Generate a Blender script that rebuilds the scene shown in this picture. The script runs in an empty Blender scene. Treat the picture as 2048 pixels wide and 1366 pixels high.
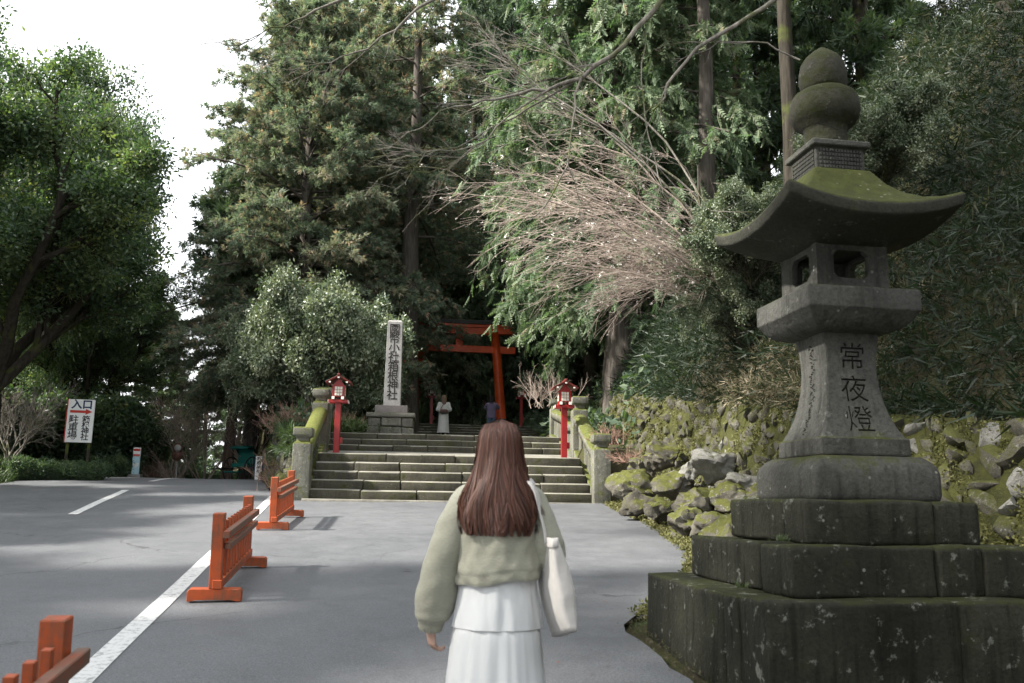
import bpy, bmesh, math, random
import numpy as np
from mathutils import Vector, Matrix, Euler
from mathutils import noise as mnoise

R = math.radians
random.seed(7)
rng = np.random.default_rng(7)
scene = bpy.context.scene
COL = scene.collection

# ------------------------------------------------------------------ camera
CAM_Z, FOC, PITCH, ROLL = 1.56, 1760.0, R(10.47), R(0.92)
cd = bpy.data.cameras.new('camera')
cam = bpy.data.objects.new('camera', cd)
COL.objects.link(cam)
cd.sensor_width = 36.0
cd.lens = FOC / 2048.0 * 36.0
cd.clip_start, cd.clip_end = 0.05, 2000.0
cam.matrix_world = Matrix.Translation((0, 0, CAM_Z)) @ Matrix.Rotation(math.pi / 2 + PITCH, 4, 'X') @ Matrix.Rotation(ROLL, 4, 'Z')
cd.dof.use_dof = True
cd.dof.focus_distance = 17.0
cd.dof.aperture_fstop = 4.0
scene.camera = cam

# ------------------------------------------------------------------ sky, sun, exposure
SUN_AZ = R(-106)      # measured from +Y (straight ahead), negative = to the left
SUN_EL = R(41)
world = bpy.data.worlds.new('World')
scene.world = world
world.use_nodes = True
wn = world.node_tree
wn.nodes.clear()
w_out = wn.nodes.new('ShaderNodeOutputWorld')
w_bg = wn.nodes.new('ShaderNodeBackground')
w_sky = wn.nodes.new('ShaderNodeTexSky')
w_sky.sky_type = 'NISHITA'
w_sky.sun_disc = False
w_sky.sun_elevation = SUN_EL
w_sky.sun_rotation = SUN_AZ
w_sky.dust_density = 4.0
w_sky.air_density = 1.5
w_mix = wn.nodes.new('ShaderNodeMix')
w_mix.data_type = 'RGBA'
w_mix.inputs['Factor'].default_value = 0.86           # thin white cloud over the whole sky
w_mix.inputs['B'].default_value = (6.6, 6.75, 6.9, 1)
wn.links.new(w_sky.outputs[0], w_mix.inputs['A'])
wn.links.new(w_mix.outputs['Result'], w_bg.inputs['Color'])
w_bg.inputs['Strength'].default_value = 0.105
wn.links.new(w_bg.outputs[0], w_out.inputs['Surface'])

sd = bpy.data.lights.new('sun', 'SUN')
sd.energy = 4.0
sd.angle = R(2.5)
sd.color = (1.0, 0.95, 0.87)
sun = bpy.data.objects.new('sun', sd)
COL.objects.link(sun)
to_sun = Vector((math.sin(SUN_AZ) * math.cos(SUN_EL), math.cos(SUN_AZ) * math.cos(SUN_EL), math.sin(SUN_EL)))
sun.rotation_euler = to_sun.to_track_quat('Z', 'Y').to_euler()
sun.location = (-20, 10, 30)

vs = scene.view_settings
vs.view_transform = 'Standard'
vs.look = 'None'
vs.exposure = 1.8
vs.gamma = 1.0
scene.render.engine = 'CYCLES'
scene.cycles.max_bounces = 6
scene.cycles.diffuse_bounces = 3
scene.cycles.glossy_bounces = 2
scene.cycles.transmission_bounces = 3
scene.cycles.transparent_max_bounces = 4
scene.cycles.use_denoising = True

# ------------------------------------------------------------------ helpers
def at(x, y, Y):
    """point seen at photo pixel (x, y) that stands Y metres ahead"""
    a = (x - 1024) * math.cos(ROLL) + (y - 683) * math.sin(ROLL)
    b = -(x - 1024) * math.sin(ROLL) + (y - 683) * math.cos(ROLL)
    d = np.array([a, math.cos(PITCH) * FOC + math.sin(PITCH) * b, math.sin(PITCH) * FOC - math.cos(PITCH) * b])
    return np.array([0, 0, CAM_Z]) + d * (Y / d[1])

def tag(o, label=None, cat=None, group=None, kind=None):
    if label: o['label'] = label
    if cat: o['category'] = cat
    if group: o['group'] = group
    if kind: o['kind'] = kind
    return o

def obj(name, me, mat=None, parent=None, loc=(0, 0, 0), rot=(0, 0, 0), scale=None):
    o = bpy.data.objects.new(name, me)
    COL.objects.link(o)
    o.parent = parent
    o.location = loc
    o.rotation_euler = rot
    if scale is not None:
        o.scale = scale
    if mat is not None and me is not None and not me.materials:
        me.materials.append(mat)
    return o

def empty(name, loc=(0, 0, 0), rz=0.0):
    o = bpy.data.objects.new(name, None)
    COL.objects.link(o)
    o.empty_display_size = 0.2
    o.location = loc
    o.rotation_euler = (0, 0, rz)
    return o

def copy_tree(o, parent=None):
    c = o.copy()
    COL.objects.link(c)
    c.parent = parent
    for ch in list(o.children):
        copy_tree(ch, c)
    return c

def mesh_np(V, quads=None, tris=None, tint=None, smooth=False, name='mesh'):
    V = np.asarray(V, np.float32).reshape(-1, 3)
    q = np.zeros((0, 4), np.int32) if quads is None else np.asarray(quads, np.int32).reshape(-1, 4)
    t = np.zeros((0, 3), np.int32) if tris is None else np.asarray(tris, np.int32).reshape(-1, 3)
    me = bpy.data.meshes.new(name)
    me.vertices.add(len(V))
    me.vertices.foreach_set('co', V.ravel())
    nl = len(q) * 4 + len(t) * 3
    me.loops.add(nl)
    me.loops.foreach_set('vertex_index', np.concatenate([q.ravel(), t.ravel()]).astype(np.int32))
    me.polygons.add(len(q) + len(t))
    ls = np.concatenate([np.arange(len(q)) * 4, len(q) * 4 + np.arange(len(t)) * 3]).astype(np.int32)
    me.polygons.foreach_set('loop_start', ls)
    me.polygons.foreach_set('use_smooth', np.full(len(q) + len(t), smooth, bool))
    if tint is not None:
        a = me.attributes.new('tint', 'FLOAT', 'POINT')
        a.data.foreach_set('value', np.asarray(tint, np.float32))
    me.update(calc_edges=True)
    me.validate()
    return me

class MB:
    """collects vertices and faces of one mesh"""
    def __init__(s):
        s.V, s.Q, s.T, s.C, s.n = [], [], [], [], 0
    def add(s, V, quads=None, tris=None, tint=0.5):
        V = np.asarray(V, float).reshape(-1, 3)
        if quads is not None and len(quads): s.Q.append(np.asarray(quads).reshape(-1, 4) + s.n)
        if tris is not None and len(tris): s.T.append(np.asarray(tris).reshape(-1, 3) + s.n)
        s.V.append(V)
        s.C.append(np.broadcast_to(np.asarray(tint, float), (len(V),)))
        s.n += len(V)
        return s
    def box(s, c, h, tint=0.5, rz=0.0, taper=(1, 1)):
        """box with centre c and half sizes h, top scaled by taper"""
        v = np.array([[x, y, z] for z in (-1, 1) for y in (-1, 1) for x in (-1, 1)], float)
        v[4:, 0] *= taper[0]; v[4:, 1] *= taper[1]
        v *= np.asarray(h, float)
        if rz:
            cs, sn = math.cos(rz), math.sin(rz)
            v = np.stack([v[:, 0] * cs - v[:, 1] * sn, v[:, 0] * sn + v[:, 1] * cs, v[:, 2]], 1)
        f = [[0, 2, 3, 1], [4, 5, 7, 6], [0, 1, 5, 4], [2, 6, 7, 3], [0, 4, 6, 2], [1, 3, 7, 5]]
        return s.add(v + np.asarray(c, float), f, None, tint)
    def tubes(s, P, Rad, k=5, tint=0.5, cap=True):
        P = np.asarray(P, float); Rad = np.asarray(Rad, float)
        if P.ndim == 2: P, Rad = P[None], Rad[None]
        N, m, _ = P.shape
        T = np.gradient(P, axis=1)
        T /= np.linalg.norm(T, axis=2, keepdims=True) + 1e-9
        ref = np.where(np.abs(T[:, :1, 2:3]) > 0.9, np.array([1.0, 0, 0]), np.array([0, 0, 1.0]))
        ref = np.broadcast_to(ref, T.shape)
        A = np.cross(T, ref); A /= np.linalg.norm(A, axis=2, keepdims=True) + 1e-9
        B = np.cross(T, A)
        ang = np.arange(k) * 2 * np.pi / k
        V = P[:, :, None, :] + Rad[:, :, None, None] * (A[:, :, None, :] * np.cos(ang)[None, None, :, None] + B[:, :, None, :] * np.sin(ang)[None, None, :, None])
        i = np.arange(N)[:, None, None]; j = np.arange(m - 1)[None, :, None]; a = np.arange(k)[None, None, :]
        b = (a + 1) % k
        base = i * m * k
        q = np.stack(np.broadcast_arrays(base + j * k + a, base + j * k + b, base + (j + 1) * k + b, base + (j + 1) * k + a), -1).reshape(-1, 4)
        t = None
        if cap and k >= 4:
            tt = []
            for e in (0, m - 1):
                b0 = np.arange(N)[:, None] * m * k + e * k
                idx = np.arange(1, k - 1)[None, :]
                tr = np.stack(np.broadcast_arrays(b0, b0 + idx, b0 + idx + 1), -1)
                if e: tr = tr[..., ::-1]
                tt.append(tr.reshape(-1, 3))
            t = np.concatenate(tt)
        tn = tint
        if np.ndim(tint) == 1: tn = np.repeat(np.asarray(tint), m * k)
        return s.add(V.reshape(-1, 3), q, t, tn)
    def loft(s, rings, tint=0.5, cap0=True, cap1=True):
        """rings: list of (k,3) loops"""
        rings = [np.asarray(r, float) for r in rings]
        k = len(rings[0]); m = len(rings)
        a = np.arange(k); b = (a + 1) % k
        q = [np.stack([j * k + a, j * k + b, (j + 1) * k + b, (j + 1) * k + a], 1) for j in range(m - 1)]
        V = np.concatenate(rings)
        t = []
        n = len(V)
        extra = []
        if cap0:
            extra.append(rings[0].mean(0)); t.append(np.stack([np.full(k, n), b, a], 1)); n += 1
        if cap1:
            extra.append(rings[-1].mean(0)); t.append(np.stack([np.full(k, n), (m - 1) * k + a, (m - 1) * k + b], 1)); n += 1
        if extra: V = np.concatenate([V, np.array(extra)])
        return s.add(V, np.concatenate(q), np.concatenate(t) if t else None, tint)
    def scatter(s, tmpl, pos, direc, size, tint, up=None):
        """copies of a template (verts along +z, quads, tris) at pos, pointing along direc"""
        tv, tq, tt = tmpl
        N = len(pos); k = len(tv)
        d = direc / (np.linalg.norm(direc, axis=1, keepdims=True) + 1e-9)
        rnd = rng.normal(size=(N, 3)) if up is None else np.broadcast_to(up, (N, 3)) + rng.normal(size=(N, 3)) * 0.25
        x = np.cross(rnd, d); x /= np.linalg.norm(x, axis=1, keepdims=True) + 1e-9
        y = np.cross(d, x)
        V = pos[:, None, :] + np.asarray(size)[:, None, None] * (tv[None, :, 0:1] * x[:, None, :] + tv[None, :, 1:2] * y[:, None, :] + tv[None, :, 2:3] * d[:, None, :])
        off = (np.arange(N) * k)[:, None, None]
        q = (tq[None] + off).reshape(-1, 4) if tq is not None else None
        t = (tt[None] + off).reshape(-1, 3) if tt is not None else None
        return s.add(V.reshape(-1, 3), q, t, np.repeat(np.asarray(tint), k))
    def mesh(s, smooth=False, name='mesh', tint=True):
        V = np.concatenate(s.V)
        return mesh_np(V, np.concatenate(s.Q) if s.Q else None, np.concatenate(s.T) if s.T else None,
                       np.concatenate(s.C) if tint else None, smooth, name)

def finish(me, bevel=0.0, seg=1, angle=30):
    """merge doubles, fix normals and bevel the edges of a mesh in place"""
    bm = bmesh.new(); bm.from_mesh(me)
    bmesh.ops.remove_doubles(bm, verts=bm.verts, dist=1e-5)
    bmesh.ops.recalc_face_normals(bm, faces=bm.faces)
    if bevel > 0:
        es = [e for e in bm.edges if len(e.link_faces) == 2 and e.calc_face_angle(0) > R(angle)]
        bmesh.ops.bevel(bm, geom=es, offset=bevel, segments=seg, affect='EDGES', profile=0.6, clamp_overlap=True)
    bm.to_mesh(me); bm.free()
    for p in me.polygons: p.use_smooth = seg > 1
    return me

def box_mesh(h, bevel=0.0, seg=1, rough=0.0, taper=(1, 1), cuts=0, seed=0):
    """box standing on z = 0 with half sizes h (hz = full height), chipped edges"""
    bm = bmesh.new()
    m = MB().box((0, 0, h[2] / 2), (h[0], h[1], h[2] / 2), taper=taper).mesh(tint=False)
    bm.from_mesh(m)
    bpy.data.meshes.remove(m)
    if bevel:
        bmesh.ops.bevel(bm, geom=list(bm.edges), offset=bevel, segments=seg, affect='EDGES', profile=0.6, clamp_overlap=True)
    if cuts:
        bmesh.ops.subdivide_edges(bm, edges=[e for e in bm.edges if e.calc_length() > 0.12], cuts=cuts, use_grid_fill=True)
    if rough:
        r2 = np.random.default_rng(seed)
        ph = r2.uniform(0, 6, (3, 3)); fr = r2.uniform(5, 16, (3, 3))
        for v in bm.verts:
            c = v.co
            for a in range(3):
                c[a] += rough * (math.sin(fr[a][0] * c.x + ph[a][0]) + math.sin(fr[a][1] * c.y + ph[a][1]) + math.sin(fr[a][2] * c.z + ph[a][2]) + r2.uniform(-1, 1)) * 0.35
    bmesh.ops.recalc_face_normals(bm, faces=bm.faces)
    me = bpy.data.meshes.new('box')
    bm.to_mesh(me); bm.free()
    if seg > 1:
        for p in me.polygons: p.use_smooth = True
    return me

def lathe(prof, k=24, jitter=0.0):
    a = np.arange(k) * 2 * np.pi / k
    rings = [np.stack([r * np.cos(a), r * np.sin(a), np.full(k, z)], 1) for r, z in prof]
    me = MB().loft(rings).mesh(True, tint=False)
    return me

def rock_mesh(seed, sub=2, rough=0.35, flat=1.0, cut=0.5):
    r2 = np.random.default_rng(seed)
    bm = bmesh.new()
    bmesh.ops.create_icosphere(bm, subdivisions=sub, radius=1.0)
    pl = r2.normal(size=(11, 3)); pl /= np.linalg.norm(pl, axis=1, keepdims=True)
    dd = r2.uniform(cut, 0.9, 11)
    o = Vector(r2.uniform(-50, 50, 3))
    for v in bm.verts:
        c = np.array(v.co)
        for n, d in zip(pl, dd):
            t = c @ n - d
            if t > 0: c = c - n * t * 0.9
        q = Vector(c)
        f = mnoise.fractal(q * 1.6 + o, 0.9, 2.1, 5) * 0.22 + mnoise.fractal(q * 6.0 + o, 0.9, 2.1, 3) * 0.05
        c = c * (1 + rough * f)
        c[2] *= flat
        v.co = c
    me = bpy.data.meshes.new('rock')
    bm.to_mesh(me); bm.free()
    for p in me.polygons: p.use_smooth = True
    try:
        me.set_sharp_from_angle(angle=R(38))
    except Exception:
        pass
    return me

def text_mesh(body, size, extrude=0.0, offset=0.0, align='CENTER'):
    cu = bpy.data.curves.new('text', 'FONT')
    cu.body = body
    cu.size = size
    cu.align_x = align
    cu.align_y = 'CENTER'
    cu.extrude = extrude
    cu.offset = offset
    cu.resolution_u = 3
    o = bpy.data.objects.new('text', cu)
    COL.objects.link(o)
    bpy.context.view_layer.update()
    dg = bpy.context.evaluated_depsgraph_get()
    me = bpy.data.meshes.new_from_object(o.evaluated_get(dg))
    bpy.data.objects.remove(o)
    me.materials.clear()
    return me

# ------------------------------------------------------------------ materials
class NT:
    def __init__(s, name):
        s.m = bpy.data.materials.new(name)
        s.m.use_nodes = True
        s.t = s.m.node_tree
        s.t.nodes.clear()
        s.out = s.t.nodes.new('ShaderNodeOutputMaterial')
    def n(s, typ, **kw):
        nd = s.t.nodes.new(typ)
        for k, v in kw.items():
            setattr(nd, k, v)
        return nd
    def l(s, a, b): s.t.links.new(a, b)
    def val(s, sock, v):
        if hasattr(v, 'links') or hasattr(v, 'is_output'): s.l(v, sock)
        else: sock.default_value = v
    def pos(s, scale=(1, 1, 1), obj_space=False):
        if obj_space:
            src = s.n('ShaderNodeTexCoord').outputs['Object']
        else:
            src = s.n('ShaderNodeNewGeometry').outputs['Position']
        if scale == (1, 1, 1): return src
        mp = s.n('ShaderNodeMapping')
        mp.inputs['Scale'].default_value = scale
        s.l(src, mp.inputs['Vector'])
        return mp.outputs[0]
    def noise(s, vec, scale, detail=4, rough=0.55, dist=0.0):
        nd = s.n('ShaderNodeTexNoise')
        nd.inputs['Scale'].default_value = scale
        nd.inputs['Detail'].default_value = detail
        nd.inputs['Roughness'].default_value = rough
        nd.inputs['Distortion'].default_value = dist
        s.l(vec, nd.inputs['Vector'])
        return nd.outputs['Fac']
    def vor(s, vec, scale, feature='F1', out='Distance'):
        nd = s.n('ShaderNodeTexVoronoi', feature=feature)
        nd.inputs['Scale'].default_value = scale
        s.l(vec, nd.inputs['Vector'])
        return nd.outputs[out]
    def ramp(s, fac, stops):
        nd = s.n('ShaderNodeValToRGB')
        el = nd.color_ramp.elements
        while len(el) < len(stops): el.new(0.5)
        for e, (p, c) in zip(el, stops):
            e.position = p
            e.color = (c, c, c, 1) if isinstance(c, (int, float)) else (*c, 1)
        s.l(fac, nd.inputs[0])
        return nd.outputs['Color']
    def mix(s, fac, a, b, mode='MIX'):
        nd = s.n('ShaderNodeMix', data_type='RGBA', blend_type=mode)
        s.val(nd.inputs['Factor'], fac)
        for k, v in (('A', a), ('B', b)):
            if isinstance(v, tuple): nd.inputs[k].default_value = (*v, 1) if len(v) == 3 else v
            else: s.l(v, nd.inputs[k])
        return nd.outputs['Result']
    def math(s, op, a, b=0.0, clamp=False):
        nd = s.n('ShaderNodeMath', operation=op, use_clamp=clamp)
        s.val(nd.inputs[0], a); s.val(nd.inputs[1], b)
        return nd.outputs[0]
    def nz(s):
        g = s.n('ShaderNodeNewGeometry')
        sp = s.n('ShaderNodeSeparateXYZ')
        s.l(g.outputs['Normal'], sp.inputs[0])
        return sp.outputs['Z']
    def bump(s, h, strength, dist=0.01):
        nd = s.n('ShaderNodeBump')
        nd.inputs['Strength'].default_value = strength
        nd.inputs['Distance'].default_value = dist
        s.l(h, nd.inputs['Height'])
        return nd.outputs[0]
    def bsdf(s, color, rough=0.8, spec=0.3, normal=None, **kw):
        b = s.n('ShaderNodeBsdfPrincipled')
        if isinstance(color, tuple): b.inputs['Base Color'].default_value = (*color, 1)
        else: s.l(color, b.inputs['Base Color'])
        s.val(b.inputs['Roughness'], rough)
        b.inputs['Specular IOR Level'].default_value = spec
        if normal is not None: s.l(normal, b.inputs['Normal'])
        for k, v in kw.items(): b.inputs[k.replace('_', ' ')].default_value = v
        return b.outputs[0]
    def done(s, shader):
        s.l(shader, s.out.inputs['Surface'])
        return s.m
    def attr(s, name='tint'):
        return s.n('ShaderNodeAttribute', attribute_name=name).outputs['Fac']

def mat_stone(name, dark, light, moss=0.0, lichen=0.0, sc=1.0, mossc=(0.045, 0.048, 0.015), bump=0.5, streak=0.0, side_moss=0.0):
    t = NT(name)
    p = t.pos()
    big = t.noise(p, 1.7 * sc, 5, 0.6)
    fine = t.noise(p, 38 * sc, 4, 0.7)
    c = t.mix(t.ramp(big, [(0.3, 0.0), (0.7, 1.0)]), dark, light)
    c = t.mix(0.55, c, t.ramp(fine, [(0.3, (0.3, 0.3, 0.3)), (0.5, (0.85, 0.85, 0.85)), (0.75, (1.25, 1.25, 1.2))]), 'MULTIPLY')
    if streak:
        st = t.noise(t.pos((9, 9, 0.7)), 1.6, 3, 0.6)
        c = t.mix(t.math('MULTIPLY', t.ramp(st, [(0.5, 0.0), (0.72, 1.0)]), streak), c, (dark[0] * 0.35, dark[1] * 0.35, dark[2] * 0.33))
    if moss or side_moss:
        mz = t.ramp(t.nz(), [(0.25, 0.0), (0.85, 1.0)])
        mn = t.noise(p, 3.4 * sc, 9, 0.72)
        a = t.math('ADD', t.math('MULTIPLY', mz, moss), t.math('MULTIPLY', mn, 1.0))
        thr = 1.03 - side_moss
        mk = t.ramp(a, [(max(0.0, thr - 0.42), 0.0), (min(1.0, thr - 0.28), 1.0)])
        mc = t.mix(t.noise(p, 14, 3), (mossc[0] * 0.45, mossc[1] * 0.5, mossc[2] * 0.6), (mossc[0] * 1.35, mossc[1] * 1.4, mossc[2] * 1.1))
        c = t.mix(mk, c, mc)
    if lichen:
        lv = t.noise(p, 9 * sc, 7, 0.75)
        lk = t.ramp(lv, [(0.62 - 0.1 * lichen, 0.0), (0.68 - 0.1 * lichen, 1.0)])
        sp = t.vor(p, 13 * sc)
        sk = t.ramp(sp, [(0.10 + 0.06 * lichen, 1.0), (0.15 + 0.06 * lichen, 0.0)])
        lk = t.math('MAXIMUM', t.math('MULTIPLY', lk, min(1.0, lichen)), t.math('MULTIPLY', sk, t.ramp(t.noise(p, 2.2, 2), [(0.54, 0.0), (0.64, 0.45)])))
        c = t.mix(lk, c, (0.42, 0.43, 0.38))
    h = t.math('ADD', t.math('MULTIPLY', fine, 0.7), t.math('MULTIPLY', t.noise(p, 9 * sc, 5, 0.65), 1.4))
    return t.done(t.bsdf(c, 0.9, 0.2, t.bump(h, bump, 0.02)))

def mat_leaf(name, stops, trans=0.28, rough=0.5, spec=0.35, tc=None):
    t = NT(name)
    c = t.ramp(t.attr(), stops)
    b = t.bsdf(c, rough, spec)
    tr = t.n('ShaderNodeBsdfTranslucent')
    t.l(t.mix(1.0, c, tc or (1.5, 1.7, 0.7), 'MULTIPLY'), tr.inputs['Color'])
    mx = t.n('ShaderNodeMixShader')
    mx.inputs[0].default_value = trans
    t.l(b, mx.inputs[1]); t.l(tr.outputs[0], mx.inputs[2])
    return t.done(mx.outputs[0])

def mat_paint(name, base, worn, wear=0.45, rough=0.45, grain=(40, 40, 3)):
    t = NT(name)
    p = t.pos(obj_space=True)
    g = t.noise(t.pos(grain, True), 1.0, 5, 0.6)
    w = t.noise(p, 5.0, 5, 0.65)
    c = t.mix(t.ramp(w, [(0.35, 0.0), (0.75, 1.0)]), base, tuple(b * 0.72 for b in base))
    k = t.math('MULTIPLY', t.ramp(t.math('ADD', t.math('MULTIPLY', w, 0.6), t.math('MULTIPLY', g, 0.4)), [(0.66 - wear * 0.3, 0.0), (0.74 - wear * 0.2, 1.0)]), 0.85)
    c = t.mix(k, c, worn)
    return t.done(t.bsdf(c, rough, 0.4, t.bump(g, 0.25, 0.004)))

def mat_plain(name, col, rough=0.6, spec=0.3, var=0.25, sc=20.0, bump=0.0):
    t = NT(name)
    p = t.pos(obj_space=True)
    n1 = t.noise(p, sc, 4)
    c = t.mix(n1, tuple(x * (1 - var) for x in col), tuple(min(1.0, x * (1 + var)) for x in col))
    return t.done(t.bsdf(c, rough, spec, t.bump(n1, bump, 0.01) if bump else None))

def mat_bark(name, dark, light, moss=0.0):
    t = NT(name)
    g = t.noise(t.pos((7, 7, 0.8)), 2.0, 5, 0.65)
    c = t.mix(t.ramp(g, [(0.3, 0.0), (0.7, 1.0)]), dark, light)
    if moss:
        mk = t.ramp(t.noise(t.pos(), 1.6, 5, 0.6), [(0.62 - 0.3 * moss, 0.0), (0.75 - 0.3 * moss, 0.9)])
        c = t.mix(mk, c, (0.07, 0.085, 0.02))
    return t.done(t.bsdf(c, 0.95, 0.1, t.bump(g, 0.8, 0.03)))

def mat_asphalt():
    t = NT('asphalt')
    p = t.pos()
    sp = t.noise(p, 75, 4, 0.85)
    big = t.noise(p, 0.45, 5, 0.6)
    mid = t.noise(p, 3.0, 5, 0.65)
    c = t.ramp(big, [(0.3, (0.078, 0.082, 0.089)), (0.7, (0.114, 0.118, 0.125))])
    c = t.mix(0.5, c, t.ramp(mid, [(0.3, (0.78, 0.78, 0.78)), (0.7, (1.18, 1.18, 1.17))]), 'MULTIPLY')
    c = t.mix(0.75, c, t.ramp(sp, [(0.28, (0.15, 0.15, 0.15)), (0.5, (0.95, 0.95, 0.95)), (0.74, (2.3, 2.3, 2.3))]), 'MULTIPLY')
    # cracks
    wv = t.n('ShaderNodeMix', data_type='RGBA', blend_type='ADD')
    wv.inputs['Factor'].default_value = 0.9
    nz = t.n('ShaderNodeTexNoise'); nz.inputs['Scale'].default_value = 1.8; nz.inputs['Detail'].default_value = 6
    t.l(p, nz.inputs['Vector'])
    t.l(p, wv.inputs['A']); t.l(nz.outputs['Color'], wv.inputs['B'])
    ed = t.vor(wv.outputs['Result'], 0.33, 'DISTANCE_TO_EDGE')
    ck = t.math('MULTIPLY', t.ramp(ed, [(0.0, 1.0), (0.006, 0.0)]), t.ramp(t.noise(p, 0.33, 3), [(0.5, 0.0), (0.58, 0.9)]))
    c = t.mix(ck, c, (0.03, 0.03, 0.03))
    # dark pitting
    pk = t.ramp(t.vor(p, 5.0), [(0.045, 1.0), (0.07, 0.0)])
    pk = t.math('MULTIPLY', pk, t.ramp(t.noise(p, 1.1, 2), [(0.55, 0.0), (0.6, 0.7)]))
    c = t.mix(pk, c, (0.05, 0.05, 0.05))
    rg = t.ramp(mid, [(0.3, 0.55), (0.7, 0.78)])
    h = t.math('SUBTRACT', sp, t.math('MULTIPLY', ck, 2.0))
    return t.done(t.bsdf(c, rg, 0.5, t.bump(h, 0.45, 0.006)))

M = {}
M['asphalt'] = mat_asphalt()
t = NT('road_paint')
p = t.pos()
k = t.ramp(t.noise(p, 16, 6, 0.75), [(0.36, 1.0), (0.5, 0.0)])
M['road_paint'] = t.done(t.bsdf(t.mix(k, (0.6, 0.6, 0.59), (0.25, 0.25, 0.25)), 0.6, 0.3))
t = NT('earth')
p = t.pos()
c = t.mix(t.noise(p, 9, 8, 0.75), (0.035, 0.029, 0.02), (0.12, 0.1, 0.068))
k = t.ramp(t.math('ADD', t.math('MULTIPLY', t.noise(p, 1.3, 5, 0.65), 0.5), t.math('MULTIPLY', t.noise(p, 24, 4, 0.7), 0.5)), [(0.46, 0.0), (0.56, 0.85)])
c = t.mix(k, c, t.mix(t.noise(p, 30, 3), (0.04, 0.048, 0.018), (0.115, 0.12, 0.05)))
M['earth'] = t.done(t.bsdf(c, 0.95, 0.1, t.bump(t.noise(p, 26, 8, 0.75), 1.0, 0.06)))
M['litter'] = mat_plain('litter', (0.16, 0.14, 0.075), 0.95, 0.1, 0.5, 30, 0.6)
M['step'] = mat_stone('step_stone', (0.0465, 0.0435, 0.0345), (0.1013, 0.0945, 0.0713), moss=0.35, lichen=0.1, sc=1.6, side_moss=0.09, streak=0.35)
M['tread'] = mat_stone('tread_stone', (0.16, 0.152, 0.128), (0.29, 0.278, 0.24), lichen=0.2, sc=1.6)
M['lantern'] = mat_stone('lantern_stone', (0.0427, 0.0427, 0.0376), (0.102, 0.102, 0.0918), moss=0.2, lichen=0.15, sc=1.0, side_moss=0.0, streak=0.6)
M['lantern_base'] = mat_stone('lantern_base_stone', (0.0158, 0.0166, 0.0115), (0.0446, 0.0446, 0.0331), moss=0.2, lichen=0.35, sc=1.0, side_moss=0.03, streak=0.8, mossc=(0.03, 0.032, 0.011))
M['roof_stone'] = mat_stone('mossy_roof_stone', (0.0318, 0.0318, 0.0251), (0.0637, 0.0637, 0.05), moss=0.75, lichen=0.15, side_moss=0.02, mossc=(0.046, 0.05, 0.014))
M['finial'] = mat_stone('finial_stone', (0.0245, 0.0238, 0.0182), (0.056, 0.0546, 0.042), moss=0.4, lichen=0.1, side_moss=0.14, mossc=(0.024, 0.026, 0.009))
M['rail'] = mat_stone('balustrade_stone', (0.0975, 0.096, 0.0788), (0.225, 0.2213, 0.1875), moss=0.42, lichen=0.45, sc=1.5, side_moss=0.1, streak=0.5, mossc=(0.095, 0.1, 0.028))
M['rail_moss'] = mat_stone('mossy_rail_stone', (0.084, 0.084, 0.063), (0.168, 0.168, 0.133), moss=0.8, lichen=0.2, sc=1.5, side_moss=0.18, mossc=(0.11, 0.115, 0.03))
M['monument'] = mat_stone('monument_granite', (0.26, 0.253, 0.245), (0.38, 0.372, 0.36), lichen=0.1, sc=1.2, streak=0.25, bump=0.15)
M['monument_foot'] = mat_stone('monument_plinth_stone', (0.14, 0.119, 0.1155), (0.217, 0.196, 0.189), lichen=0.2, sc=1.4, bump=0.2)
M['rubble'] = mat_stone('rough_cut_stone', (0.105, 0.1013, 0.0863), (0.21, 0.2025, 0.1762), moss=0.2, lichen=0.2, sc=1.5, streak=0.4, side_moss=0.04, bump=0.9)
M['rock'] = mat_stone('mossy_rock', (0.055, 0.05, 0.04), (0.15, 0.14, 0.115), moss=0.3, lichen=0.35, sc=1.6, side_moss=0.05, mossc=(0.085, 0.085, 0.024), bump=0.9)
M['rock_bare'] = mat_stone('bare_rock', (0.14, 0.135, 0.12), (0.29, 0.285, 0.265), moss=0.15, lichen=0.3, sc=2.0, side_moss=0.02, bump=1.0)
M['wall_stone'] = mat_stone('wall_stone', (0.055, 0.052, 0.043), (0.16, 0.15, 0.125), moss=0.22, lichen=0.35, sc=1.8, side_moss=0.13, mossc=(0.07, 0.07, 0.022), bump=1.0)
M['wall_moss'] = mat_stone('moss_bed', (0.03, 0.032, 0.012), (0.065, 0.066, 0.022), moss=0.3, side_moss=0.2, mossc=(0.06, 0.06, 0.018), sc=2.0, bump=1.0)
M['carving'] = mat_plain('carved_letter_shade', (0.016, 0.016, 0.013), 0.95, 0.05)  # shade inside the carved strokes, put into a near-black colour
M['ink'] = mat_plain('black_lettering', (0.03, 0.028, 0.026), 0.8, 0.1)
M['orange'] = mat_paint('orange_wood', (0.42, 0.07, 0.012), (0.13, 0.065, 0.035), 0.66, 0.55)
M['orange_worn'] = mat_paint('worn_orange_wood', (0.27, 0.055, 0.018), (0.13, 0.09, 0.065), 1.0, 0.7, grain=(40, 3, 40))
M['vermilion'] = mat_paint('vermilion_paint', (0.6, 0.078, 0.014), (0.36, 0.05, 0.014), 0.2, 0.4)
M['red'] = mat_paint('red_lacquer', (0.288, 0.0144, 0.0144), (0.16, 0.012, 0.0112), 0.2, 0.4)
M['dark_red'] = mat_paint('dark_red_roof', (0.16, 0.024, 0.02), (0.08, 0.024, 0.02), 0.4, 0.55)
M['black_cap'] = mat_plain('black_roof_cap', (0.03, 0.032, 0.03), 0.6, 0.3)
M['white_paint'] = mat_plain('white_paint', (0.74, 0.72, 0.67), 0.6, 0.3, 0.08)
M['pane'] = mat_plain('paper_pane', (0.6, 0.58, 0.5), 0.35, 0.5, 0.1)
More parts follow.
